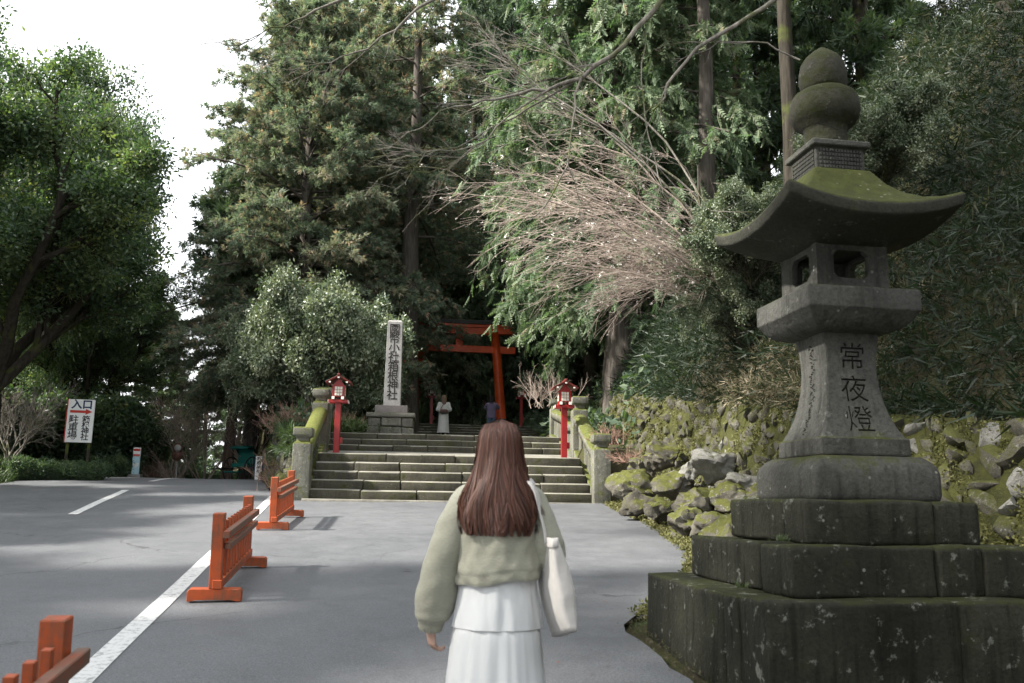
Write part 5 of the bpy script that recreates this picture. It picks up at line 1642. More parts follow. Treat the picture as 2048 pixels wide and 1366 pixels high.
# grit and pebbles between the rocks
n = 4500
Y = r2.uniform(7.6, 18.0, n); X = np.interp(Y, YR, XR) + r2.uniform(0, 1, n) ** 1.3 * 1.5 + 0.0
pm = MB()
ico = bmesh.new(); bmesh.ops.create_icosphere(ico, subdivisions=1, radius=1.0)
iv = np.array([v.co[:] for v in ico.verts]) * np.array([1, 0.8, 0.6]); it_ = np.array([[v.index for v in f.verts] for f in ico.faces]); ico.free()
rng = np.random.default_rng(77)
iv = iv * rng.uniform(0.75, 1.2, (len(iv), 1))
pm.scatter((iv, None, it_), np.stack([X, Y, np.maximum(groundz(X, Y), roadz(Y) - 0.03) + 0.005], 1), r2.normal(size=(n, 3)), r2.uniform(0.008, 0.032, n) * (1 + (r2.uniform(0, 1, n) > 0.95) * 1.2), np.full(n, 0.5))
o = obj('grit', pm.mesh(tint=False), M['rock_bare'])
tag(o, 'pale grit and pebbles at the foot of the rock heap', 'grit', None, 'stuff')
# grass clump beside the pillar
n = 380
p = at(700, 862, 23.6)
pts = np.stack([p[0] + r2.normal(size=n) * 0.55, p[1] + r2.normal(size=n) * 0.3, np.full(n, gz(p[0], p[1])) + r2.uniform(-0.02, 0.1, n)], 1)
o = cover('grass_clump', 'fresh green grass blades between lamp post and stone pillar', pts, r2.uniform(0.2, 0.42, n), r2.uniform(0.4, 1, n), GRASS, 'leaf_fern', (0, 0, 0.8), 0.5, cat='grass')
# ferns hanging over the flank wall
n = 900
Y = r2.uniform(18.6, 26, n); X = flankx(Y) + 0.35 + r2.normal(size=n) * 0.18
pts = np.stack([X, Y, np.maximum(groundz(X + 0.4, Y), 2.6) + 0.05], 1)
cover('hanging_grass', 'drooping green grass along the top of the flank wall', pts, r2.uniform(0.12, 0.32, n), r2.uniform(0.0, 0.6, n), GRASS, 'leaf_fern', (-0.7, -0.2, 0.1), 0.5, cat='grass')
# ferns and weeds on the left verge
n = 2600
Y = r2.uniform(15, 30, n); X = left_edge(Y) - np.abs(r2.normal(size=n)) * 1.3 - 0.1
pts = np.stack([X, Y, groundz(X, Y)], 1)
cover('verge_weeds', 'dark ferns and weeds along the left verge of the road', pts, r2.uniform(0.12, 0.4, n), r2.uniform(0.0, 0.6, n), GRASS, 'leaf_fern', (0.1, -0.1, 0.9), 0.7, cat='weeds')
# ivy-like ground cover on the terrace left and right
n = 9000
X = r2.uniform(-12, 8, n); Y = r2.uniform(19, 46, n)
u, v = to_uv(X, Y)
k = (np.abs(u) > 3.7) & (X > flankx(Y) + 0.5) & (X < wallx(Y) + 2)
pts = np.stack([X[k], Y[k], groundz(X[k], Y[k]) + r2.uniform(0, 0.4, k.sum())], 1)
cover('ground_cover', 'dark leafy undergrowth on the terrace beside the stairs', pts, r2.uniform(0.15, 0.4, k.sum()), r2.uniform(0.0, 0.7, k.sum()), LEAFS, 'leaf_dark', (0, -0.2, 0.6), 0.6, cat='undergrowth')
# weeds in the joints of the lantern base
for i, (px, py, Y, lab) in enumerate(((1487, 1172, 5.9, 'small green weed on the lowest step of the lantern base'), (1545, 1182, 5.7, 'pale weed on the lowest step by the corner block'), (1562, 1080, 5.8, 'green weed on the second step of the lantern base'), (1282, 1262, 7.2, 'tiny green weed at the far foot of the lantern base'))):
    p = at(px, py, Y)
    p[2] = 1.046 if i < 2 else (1.342 if i == 2 else roadz(Y))
    n = 14
    pts = np.stack([p[0] + r2.normal(size=n) * 0.025, p[1] + r2.normal(size=n) * 0.02, np.full(n, p[2])], 1)
    o = cover('weed', lab, pts, r2.uniform(0.03, 0.065, n), r2.uniform(0.5, 1, n), GRASS, 'leaf_fern', (0, 0, 1), 0.7, kind='thing', cat='weed')
    o['group'] = 'weeds on the lantern base'
# fallen leaves
def dead_leaf(x, y, s, lab):
    rr3 = random.Random(int(x * 1000) & 0xffff)
    V = [(0, 0, 0.004), (0.5, 0.24, 0.05), (1, 0.05, 0.03), (0.5, -0.22, 0.03), (1.35, 0.02, 0.01)]
    m = mesh_np(np.array(V) * s, [[0, 3, 2, 1]], [[2, 3, 4]])
    o = obj('fallen_leaf', m, M['dead_leaf'], None, (x, y, float(roadz(y)) + 0.012), (0.09, 0, rr3.uniform(0, 6.28)))
    tag(o, lab, 'leaf', 'fallen leaves on the asphalt')
dead_leaf(-1.02, 9.6, 0.1, 'reddish fallen leaf on the asphalt left of the woman')
dead_leaf(0.67, 10.1, 0.07, 'small reddish leaf on the asphalt right of the tote bag')
for i in range(14):
    y = random.uniform(4.5, 14); x = random.uniform(-2.2, 1.0)
    dead_leaf(x, y, 0.035, 'tiny dry leaf scrap on the forecourt asphalt')
n = 700
a = r2.uniform(0, 1, n)
X = LX - 1.17 * math.cos(LA) - (1 - 2 * a) * 1.1 * math.sin(LA) * -1 + r2.normal(size=n) * 0.05
Y = LY - (1 - 2 * a) * 1.3
X = np.interp(Y, YR, XR) + r2.uniform(-0.05, 0.25, n)
pts = np.stack([X, Y, roadz(Y) - 0.02 + 0 * X], 1)
cover('leaf_litter', 'brown needles and grit along the foot of the lantern base', pts, r2.uniform(0.015, 0.04, n), r2.uniform(0, 0.7, n), GRASS, 'leaf_dry', (0, 0, 0.25), 1.0, cat='leaf litter')

# ------------------------------------------------------------------ people
def mat_cloth(name, col, var=0.2, sc=60.0, bump=0.25, rough=0.9, weave=None, sub=0.0):
    t = NT(name)
    p = t.pos(obj_space=True)
    n1 = t.noise(p, 6, 4)
    c = t.mix(n1, tuple(x * (1 - var) for x in col), tuple(min(1, x * (1 + var * 0.6)) for x in col))
    h = t.noise(t.pos(weave or (1, 1, 1), True), sc, 3, 0.6)
    if weave:
        c = t.mix(0.28, c, t.ramp(h, [(0.3, (0.72, 0.72, 0.72)), (0.7, (1.22, 1.22, 1.22))]), 'MULTIPLY')
    return t.done(t.bsdf(c, rough, 0.15, t.bump(h, bump, 0.004), Sheen_Weight=0.15))
def mat_hair(name, dark, light):
    t = NT(name)
    c = t.ramp(t.attr(), [(0.0, dark), (0.6, tuple((a + b) / 2 for a, b in zip(dark, light))), (1.0, light)])
    return t.done(t.bsdf(c, 0.5, 0.3))
M['skin'] = mat_plain('skin', (0.45, 0.29, 0.23), 0.55, 0.35, 0.08)
M['knit'] = mat_cloth('sage_knit', (0.3, 0.298, 0.24), 0.14, 1.0, 0.6, 0.95, (60, 60, 190))
M['cotton'] = mat_cloth('white_cotton', (0.58, 0.593, 0.6), 0.04, 30, 0.15)
M['canvas'] = mat_cloth('offwhite_canvas', (0.54, 0.52, 0.495), 0.05, 160, 0.3)
M['hair'] = mat_hair('brown_hair', (0.028, 0.012, 0.009), (0.16, 0.068, 0.044))
M['hair_black'] = mat_hair('black_hair', (0.006, 0.005, 0.005), (0.03, 0.025, 0.022))
M['hair_pale'] = mat_hair('pale_brown_hair', (0.12, 0.07, 0.045), (0.36, 0.26, 0.18))
M['white_coat'] = mat_cloth('white_coat', (0.72, 0.71, 0.69), 0.06, 40, 0.2)
M['purple'] = mat_cloth('purple_jacket', (0.15, 0.125, 0.2), 0.25, 40, 0.3)
M['denim'] = mat_cloth('denim', (0.1, 0.16, 0.24), 0.25, 80, 0.2)
M['leather'] = mat_cloth('brown_leather', (0.16, 0.08, 0.06), 0.3, 50, 0.2, 0.6)
M['shoe'] = mat_plain('dark_shoe', (0.04, 0.035, 0.035), 0.6)

def skin_body(chains, radii, verts, extra=None, name='body', sub=2):
    """one continuous figure grown over a joint skeleton"""
    me = bpy.data.meshes.new(name)
    me.from_pydata(verts, chains, [])
    o = bpy.data.objects.new(name, me)
    COL.objects.link(o)
    md = o.modifiers.new('skin', 'SKIN')
    md.use_smooth_shade = True
    for i, r in enumerate(radii):
        sv = me.skin_vertices[0].data[i]
        sv.radius = (r if isinstance(r, tuple) else (r, r))
        sv.use_root = (i == 0)
    ms = o.modifiers.new('sub', 'SUBSURF'); ms.levels = sub; ms.render_levels = sub
    bpy.context.view_layer.update()
    dg = bpy.context.evaluated_depsgraph_get()
    res = bpy.data.meshes.new_from_object(o.evaluated_get(dg))
    bpy.data.objects.remove(o)
    return res

def hand_parts(m, wrist, d, n, side, s=1.0):
    """palm and five curled fingers; d = hand direction, n = palm normal (towards palm)"""
    d = nrm(np.array(d, float)); n = np.array(n, float); n = nrm(n - d * (n @ d)); w = np.cross(d, n) * side
    wrist = np.array(wrist, float)
    a = np.arange(10) * 2 * np.pi / 10
    rings = []
    for t, hw, hh in ((-0.015, 0.024, 0.02), (0.01, 0.028, 0.017), (0.045, 0.037, 0.015), (0.075, 0.038, 0.0135), (0.092, 0.034, 0.010)):
        c = wrist + d * t * s
        rings.append([c + (w * hw * math.cos(q) + n * hh * math.sin(q)) * s for q in a])
    m.loft(rings)
    for k, (off, L, cu) in enumerate(((-0.028, 0.066, 0.5), (-0.009, 0.074, 0.55), (0.010, 0.069, 0.65), (0.028, 0.054, 0.75))):
        p = wrist + (d * 0.082 + w * off) * s
        pts = [p]
        ang = 0.15
        for seg, f in enumerate((0.45, 0.32, 0.23)):
            ang += cu * (0.7 if seg == 0 else 1.0)
            p = p + (d * math.cos(ang) + n * math.sin(ang)) * L * f * s
            pts.append(p)
        m.tubes(np.array(pts), np.array([0.0088, 0.0085, 0.0078, 0.0055]) * s, 8)
    p = wrist + (d * 0.02 - w * 0.026) * s
    pts = [p, p + (d * 0.028 - w * 0.018 + n * 0.008) * s, p + (d * 0.056 - w * 0.018 + n * 0.02) * s, p + (d * 0.075 - w * 0.012 + n * 0.03) * s]
    m.tubes(np.array(pts), np.array([0.0125, 0.011, 0.0098, 0.006]) * s, 8)

def head_shape(m, c, s=1.0):
    """head looking along +y with brow, nose, lips, eyes and ears"""
    c = np.array(c, float)
    nz_, na = 18, 24
    rings = []
    for i in range(nz_):
        t = i / (nz_ - 1)
        z = -0.112 + 0.224 * t
        f = math.sqrt(max(1e-4, 1 - ((t - 0.56) / (0.56 if t < 0.56 else 0.44)) ** 2 * 0.985))
        ring = []
        for k in range(na):
            a = 2 * np.pi * k / na
            x = 0.073 * math.cos(a) * f * (0.82 + 0.18 * min(1, t * 2.2)); y = 0.094 * math.sin(a) * f
            if math.sin(a) > 0:
                y *= 0.93
                if t < 0.35: y += 0.012 * math.sin(a) ** 4
                nx_ = math.exp(-(x / 0.013) ** 2)
                y += nx_ * (0.021 * math.exp(-((t - 0.42) / 0.06) ** 2) + 0.008 * math.exp(-((t - 0.24) / 0.035) ** 2))
                y -= 0.008 * math.exp(-((abs(x) - 0.031) / 0.013) ** 2) * math.exp(-((t - 0.53) / 0.05) ** 2)
            ring.append(c + np.array([x, y, z]) * s)
        rings.append(ring)
    m.loft(rings)
    for q in (-1, 1):
        a = np.linspace(0, np.pi * 1.6, 8)
        m.tubes(np.array([c + np.array([q * (0.074 + 0.006 * math.sin(b)), -0.005 + 0.014 * math.cos(b), 0.0 + 0.028 * math.sin(b)]) * s for b in a]), np.full(8, 0.006) * s, 6)

def ellipse_ring(cx, cy, z, rx, ry, k=40, wob=None):
    a = np.arange(k) * 2 * np.pi / k
    r = 1.0 if wob is None else wob(a)
    return np.stack([cx + rx * np.cos(a) * r, cy + ry * np.sin(a) * r, np.broadcast_to(z, a.shape)], 1)

def sleeve(path, radii, k=44, fold=0.035, seed=0, n=70):
    path = np.array(path, float)
    r2 = np.random.default_rng(seed)
    t = np.linspace(0, 1, len(path)); tt = np.linspace(0, 1, n)
    def sm(v):
        x = np.interp(tt, t, v)
        for _ in range(3): x[1:-1] = (x[:-2] + 2 * x[1:-1] + x[2:]) / 4
        return x
    P = np.stack([sm(path[:, q]) for q in range(3)], 1)
    rd = sm(np.array(radii, float))
    rings = []
    T = nrm(np.gradient(P, axis=0))
    ph = r2.uniform(0, 6, 4)
    for i in range(n):
        A = nrm(np.cross(T[i], np.array([0.1, 1.0, 0.05]))); B = np.cross(T[i], A)
        a = np.arange(k) * 2 * np.pi / k
        w = 1 + fold * (np.sin(3 * a + 9 * tt[i] + ph[0]) * 0.5 + np.sin(2 * a - 17 * tt[i] + ph[1]) * 0.5 + 0.5 * np.sin(34 * tt[i] + 2 * np.sin(a + ph[2])) * math.sin(np.pi * tt[i]) + 0.35 * np.sin(61 * tt[i] + 3 * np.sin(a * 2 + ph[3])) * math.sin(np.pi * tt[i]))
        rings.append(P[i] + (A[None] * np.cos(a)[:, None] + B[None] * np.sin(a)[:, None]) * (rd[i] * w)[:, None])
    return rings

def wrinkle(me, amp, sc, seed=0, fine=0.35):
    """uneven creases: push the vertices along their normals by stretched noise"""
    n = len(me.vertices)
    co = np.empty(n * 3, np.float32); me.vertices.foreach_get('co', co); co = co.reshape(-1, 3)
    no = np.array([v.normal[:] for v in me.vertices])
    o = Vector((seed * 3.1, seed * 1.7, seed * 5.3))
    d = np.empty(n)
    for i in range(n):
        q = Vector((co[i, 0] * sc[0], co[i, 1] * sc[1], co[i, 2] * sc[2])) + o
        a = mnoise.noise(q); b = mnoise.noise(q * 2.3 + o)
        d[i] = (1 - 2 * abs(a)) * 0.6 + fine * (1 - 2 * abs(b))
    co += (no * (amp * d)[:, None]).astype(np.float32)
    me.vertices.foreach_set('co', co.ravel())
    me.update()
    return me

def hair_mesh(c_top, prof, n, seed, width=(0.004, 0.009), back=-0.012, arc=2.35, wave=0.012, depth=None, ragged=0.06):
    """long hair: solid cap plus strands falling along a profile.
    prof: list of (z below crown, half width x, half depth y, centre y)"""
    r2 = np.random.default_rng(seed)
    m = MB()
    pr = np.array(prof, float)
    def surf(phi, z, inner=0.0):
        rx = np.interp(z, pr[:, 0], pr[:, 1]) - inner
        ry = np.interp(z, pr[:, 0], pr[:, 2]) - inner
        cy = np.interp(z, pr[:, 0], pr[:, 3])
        return np.stack([c_top[0] + rx * np.sin(phi), c_top[1] + cy - ry * np.cos(phi), c_top[2] - z], -1)
    zmax = pr[-1, 0]
    # inner solid
    zz_ = np.concatenate([np.linspace(0.001, 0.1, 10) ** 1.0, np.linspace(0.12, zmax - ragged * 0.7, 14)])
    ph = np.linspace(-arc, arc, 30)
    rings = []
    for z in zz_:
        back_ = surf(ph, np.full(30, z), 0.008)
        front = surf(ph[::-1], np.full(30, z), 0.03)
        rings.append(np.concatenate([back_, front]))
    m.loft(rings, tint=0.12)
    # strands
    S = 10
    phi0 = r2.uniform(-arc, arc, n)
    lay = r2.uniform(0, 1, n) ** 1.5 * 0.012
    z1 = zmax - ragged * r2.uniform(0, 1, n) ** 1.3 - 0.05 * (np.abs(phi0) / arc) ** 3
    clump = np.round((phi0 + r2.normal(size=n) * 0.05) * 11) / 11
    tcol = np.clip(0.45 + 0.2 * np.sin(clump * 23.0 + seed) + r2.normal(size=n) * 0.13, 0, 1)
    s = np.linspace(0, 1, S)
    z = 0.002 + (z1[:, None] - 0.002) * s[None, :] ** 1.35
    phs = phi0[:, None] + (clump - phi0)[:, None] * (s[None, :] ** 2) * 0.5 + 0.10 * np.sin(s[None, :] * 7 + clump[:, None] * 11) * s[None, :] * 0.8
    P = surf(phs, z, lay[:, None])
    P[:, :, 0] += wave * np.sin(s[None, :] * 9 + clump[:, None] * 7) * s[None, :] ** 2
    P[:, :, 1] += -0.004 * r2.uniform(0, 1, n)[:, None] + wave * 0.6 * np.cos(s[None, :] * 8 + clump[:, None] * 5) * s[None, :] ** 2
    curl = r2.uniform(-0.3, 1.0, n)[:, None] * np.clip((s - 0.82) / 0.18, 0, 1)[None, :] ** 2
    P[:, :, 1] -= 0.018 * curl
    T = nrm(np.gradient(P, axis=1))
    out = np.stack([np.sin(phs), -np.cos(phs), np.full(phs.shape, 0.15)], -1)
    side = nrm(np.cross(T, out) + r2.normal(size=(n, 1, 3)) * 0.25)
    w = r2.uniform(*width, n)[:, None, None] * (0.45 + 0.55 * np.minimum(1, (1 - s) * 6 + 0.1))[None, :, None]
    V = np.stack([P - side * w, P + side * w + out * 0.0], 2)
    i = np.arange(n)[:, None] * S * 2 + np.arange(S - 1)[None, :] * 2
    q = np.stack([i, i + 1, i + 3, i + 2], -1).reshape(-1, 4)
    m.add(V.reshape(-1, 3), q, None, np.repeat(tcol, S * 2))
    return m.mesh(True)

# --- the woman in the foreground, seen from behind
WX, WY = -0.045, 3.87
wz = float(roadz(WY)) + 0.008
wom = empty('person', (WX, WY, wz), 0.0)
tag(wom, 'woman from behind in sage cropped jumper and long white tiered dress', 'person')
vb_ = [(0, 0, 0.86), (0, 0, 1.0), (0, 0.0, 1.14), (0, -0.005, 1.25), (0, 0.0, 1.32), (0, 0.015, 1.40),
       (-0.15, 0, 1.245), (-0.235, -0.035, 0.98), (-0.275, 0.03, 0.745), (-0.285, 0.045, 0.70),
       (0.15, 0, 1.245), (0.225, -0.04, 1.0), (0.19, 0.17, 1.06), (0.16, 0.21, 1.10),
       (-0.085, 0.0, 0.82), (-0.085, 0.06, 0.46), (-0.085, -0.02, 0.09), (-0.085, 0.1, 0.04),
       (0.085, 0.0, 0.82), (0.085, 0.02, 0.45), (0.085, -0.22, 0.13), (0.085, -0.15, 0.05)]
ed = [(0, 1), (1, 2), (2, 3), (3, 4), (4, 5), (3, 6), (6, 7), (7, 8), (8, 9), (3, 10), (10, 11), (11, 12), (12, 13), (0, 14), (14, 15), (15, 16), (16, 17), (0, 18), (18, 19), (19, 20), (20, 21)]
rad = [(0.13, 0.1), (0.11, 0.085), (0.125, 0.095), (0.11, 0.08), 0.05, 0.05, 0.055, 0.04, 0.026, 0.024, 0.055, 0.04, 0.028, 0.024, 0.085, 0.055, 0.036, 0.03, 0.085, 0.055, 0.036, 0.03]
sk = skin_body(ed, rad, vb_)
bm2 = bmesh.new(); bm2.from_mesh(sk)
ex = MB()
head_shape(ex, (0, 0.02, 1.455))
hand_parts(ex, (-0.286, 0.045, 0.70), (0.12, 0.22, -1), (0.85, 0.45, 0.1), 1)
hand_parts(ex, (0.165, 0.2, 1.09), (-0.3, 0.5, 0.5), (-0.8, 0.0, -0.3), -1)
em = ex.mesh(True, tint=False)
bm2.from_mesh(em); bm2.to_mesh(sk); bm2.free()
sk.materials.clear()
for p_ in sk.polygons: p_.use_smooth = True
obj('body', sk, M['skin'], wom)
# jumper: torso
jm = MB()
rows = [(0.89, 0.182, 0.15, 0), (0.90, 0.187, 0.153, 0), (0.945, 0.188, 0.152, 0), (1.0, 0.183, 0.142, 0), (1.07, 0.184, 0.143, 0), (1.14, 0.18, 0.138, 0), (1.2, 0.17, 0.122, 0), (1.245, 0.15, 0.104, 0), (1.28, 0.115, 0.085, 0.005), (1.31, 0.09, 0.075, 0.01), (1.335, 0.065, 0.065, 0.015), (1.355, 0.06, 0.062, 0.015)]
rows = np.array(rows)
rings = []
for z in np.concatenate([np.linspace(0.89, 1.2, 48), np.linspace(1.215, 1.355, 14)]):
    rx, ry, cy = (np.interp(z, rows[:, 0], rows[:, c]) for c in (1, 2, 3))
    f = 1.0 if z > 0.93 else 0.985
    wob = lambda a: f * (1 + 0.016 * np.sin(5 * a + 20 * z) + 0.016 * np.sin(3 * a - 31 * z) + 0.02 * np.sin(11 * a + 6 * np.sin(z * 14)) * np.clip((1.2 - z) / 0.2, 0, 1) + 0.008 * np.sin(17 * a - 44 * z))
    rg = ellipse_ring(0, cy, z, rx, ry, 110, wob)
    rg[:, 2] += (0.02 * rg[:, 0] / 0.18 + 0.006 * np.sin(rg[:, 0] * 30)) * np.clip((1.1 - z) / 0.2, 0, 1)
    rings.append(rg)
jm.loft(rings, cap0=False, cap1=False)
jum = obj('jumper', wrinkle(jm.mesh(True, tint=False), 0.0045, (13, 13, 4), 3, 0.2), M['knit'], wom)
sl = MB()
sl.loft(sleeve([(-0.1, 0, 1.25), (-0.14, -0.005, 1.225), (-0.188, -0.02, 1.13), (-0.225, -0.03, 1.02), (-0.25, -0.015, 0.9), (-0.264, 0.01, 0.8), (-0.276, 0.025, 0.745), (-0.28, 0.032, 0.715), (-0.284, 0.038, 0.69)],
               [0.06, 0.063, 0.065, 0.07, 0.079, 0.085, 0.076, 0.053, 0.046], seed=1), cap0=False, cap1=False)
obj('sleeve', wrinkle(sl.mesh(True, tint=False), 0.006, (9, 9, 8), 5, 0.15), M['knit'], jum)
def cuff(p0, p1, r):
    p0, p1 = np.array(p0), np.array(p1); d = nrm(p1 - p0); A = nrm(np.cross(d, np.array([0.1, 1, 0.05]))); B = np.cross(d, A)
    a = np.arange(96) * 2 * np.pi / 96
    rib = 1 + 0.05 * np.sign(np.sin(a * 24))
    rings = [p0 + (p1 - p0) * t + (A[None] * np.cos(a)[:, None] + B[None] * np.sin(a)[:, None]) * (r * q * rib)[:, None] for t, q in ((0, 1.0), (0.15, 1.06), (0.5, 1.03), (0.9, 1.0), (1.0, 0.94))]
    return MB().loft(rings, cap0=False, cap1=False).mesh(True, tint=False)
obj('cuff', cuff((-0.2775, 0.028, 0.735), (-0.2845, 0.04, 0.682), 0.05), M['knit'], jum)
sl = MB()
sl.loft(sleeve([(0.1, 0, 1.25), (0.14, -0.005, 1.225), (0.185, -0.02, 1.13), (0.213, -0.03, 1.05), (0.222, -0.01, 1.0), (0.215, 0.07, 1.0), (0.2, 0.14, 1.045), (0.185, 0.18, 1.075), (0.175, 0.195, 1.085)],
               [0.06, 0.062, 0.063, 0.065, 0.067, 0.07, 0.065, 0.05, 0.042], seed=2), cap0=False, cap1=False)
obj('sleeve', wrinkle(sl.mesh(True, tint=False), 0.006, (9, 9, 8), 8, 0.15), M['knit'], jum)
# dress: three gathered tiers
def tier(z0, z1, r0, r1, d0, d1, nf, seed, n=14, gath=0.5, bulge=0.012):
    r2 = np.random.default_rng(seed)
    ph = r2.uniform(0, 6.28, 6)
    rings = []
    for i in range(n):
        t = i / (n - 1)
        z = z0 + (z1 - z0) * t
        rx = r0 + (r1 - r0) * t + bulge * math.sin(min(1, t * 5) * np.pi / 2); ry = d0 + (d1 - d0) * t + bulge * math.sin(min(1, t * 5) * np.pi / 2)
        am = gath * (0.25 + 0.75 * t)
        wob = lambda a: 1 + am * (0.026 * np.sin(nf * a + ph[0] + 2.2 * np.sin(2 * a + ph[1]) + 1.3 * np.sin(5 * a + ph[2])) * (0.6 + 0.4 * np.sin(3 * a + ph[3])) + 0.02 * np.sin((nf * 0.45 // 1) * a + ph[2] + 1.2 * t) + 0.012 * np.sin(nf * 2.3 * a + ph[3]) * (1 - t) ** 2 + 0.018 * np.sin(4 * a + ph[4] + t))
        rings.append(ellipse_ring(0.0, 0, z, rx, ry, 150, wob))
    return rings
dr = MB().loft(tier(0.99, 0.705, 0.14, 0.18, 0.095, 0.15, 17, 1, gath=0.75), cap0=False, cap1=False).mesh(True, tint=False)
dress = obj('dress', wrinkle(dr, 0.005, (14, 14, 5), 2), M['cotton'], wom)
obj('skirt_tier', MB().loft(tier(0.712, 0.475, 0.178, 0.205, 0.149, 0.18, 21, 2, gath=0.9, bulge=0.006), cap0=False, cap1=False).mesh(True, tint=False), M['cotton'], dress)
obj('skirt_tier', MB().loft(tier(0.482, 0.13, 0.203, 0.25, 0.178, 0.24, 26, 3, gath=1.1, bulge=0.006), cap0=False, cap1=False).mesh(True, tint=False), M['cotton'], dress)
for x, y, z, rx in ((-0.085, 0.05, 0.0, 0.0), (0.085, -0.2, 0.03, -0.5)):
    me = box_mesh((0.042, 0.12, 0.075), 0.03, 3)
    obj('shoe', me, M['shoe'], wom, (x, y, z), (rx, 0, 0))
hp = [(0.0, 0.0, 0.0, 0.02), (0.008, 0.045, 0.05, 0.018), (0.025, 0.072, 0.082, 0.014), (0.06, 0.092, 0.107, 0.01), (0.11, 0.1, 0.113, 0.005), (0.17, 0.104, 0.112, 0.0), (0.23, 0.118, 0.112, -0.012),
      (0.28, 0.132, 0.114, -0.026), (0.34, 0.165, 0.118, -0.036), (0.40, 0.184, 0.12, -0.04), (0.45, 0.182, 0.118, -0.042), (0.5, 0.16, 0.112, -0.04)]
obj('hair', hair_mesh((0.0, 0.0, 1.578), hp, 10000, 3, (0.0011, 0.003), wave=0.02, ragged=0.09), M['hair'], wom)
# tote bag on her right shoulder
bag = empty('tote_bag', (WX + 0.235, WY - 0.02, wz + 0.68), 0)
tag(bag, 'off-white canvas tote bag hanging from the woman\'s right shoulder', 'bag')
bg = MB()
rings = []
k = 60
a = np.arange(k) * 2 * np.pi / k
for z in np.linspace(0, 0.395, 26):
    t = z / 0.395
    hx = (0.03 + 0.012 * math.sin(np.pi * min(1, t * 1.15))) * (1 - 0.35 * max(0, t - 0.8) / 0.2) * (0.75 + 0.25 * min(1, t * 8))
    hy = 0.165
    ca_, sa_ = np.cos(a), np.sin(a)
    x = np.sign(ca_) * np.abs(ca_) ** 0.5 * hx * (1 + 0.12 * np.sin(2 * a + 5 * t)); y = np.sign(sa_) * np.abs(sa_) ** 0.35 * hy
    off = 0.05 * (1 - t) - 0.03 * t
    rings.append(np.stack([x + off + 0.04 * y, y, z - 0.035 * (y / hy) * (1 - t) + 0.0 * x], 1))
bg.loft(rings, cap1=False)
bbody = obj('bag_body', wrinkle(bg.mesh(True, tint=False), 0.005, (12, 8, 7), 11, 0.3), M['canvas'], bag, (0, 0, 0), (0.0, 0, 0.22))
hem = [np.stack([rings[-1][:, 0] * q, rings[-1][:, 1] * q, rings[-1][:, 2] + dz], 1) for q, dz in ((1.03, -0.035), (1.05, -0.03), (1.05, 0.002), (1.0, 0.003))]
obj('bag_hem', MB().loft(hem, cap0=False, cap1=False).mesh(True, tint=False), M['canvas'], bbody)
for yy, xo in ((-0.07, 0.0), (0.075, 0.0)):
    st_ = np.array([(-0.03, yy, 0.37), (-0.035, yy * 0.95, 0.42), (-0.055, yy * 0.8, 0.5), (-0.075, yy * 0.65 - 0.02, 0.58), (-0.1, yy * 0.35 - 0.03, 0.622), (-0.115, yy * 0.1, 0.632), (-0.12, yy * -0.1 + 0.05, 0.615)])
    tt = np.linspace(0, 1, 22); t = np.linspace(0, 1, len(st_))
    P = np.stack([np.interp(tt, t, st_[:, c]) for c in range(3)], 1)
    T = nrm(np.gradient(P, axis=0))
    o_ = nrm(np.cross(T, np.array([0.0, 1, 0.0])))
    sd_ = nrm(np.array([[0.35, 1.0, 0.1]]) - T * (T @ np.array([0.35, 1.0, 0.1]))[:, None])
    w = 0.024; th_ = 0.003
    ringz = [[P[i] + sd_[i] * w + o_[i] * th_, P[i] - sd_[i] * w + o_[i] * th_, P[i] - sd_[i] * w - o_[i] * th_, P[i] + sd_[i] * w - o_[i] * th_] for i in range(22)]
    obj('strap', MB().loft(ringz).mesh(True, tint=False), M['canvas'], bag)

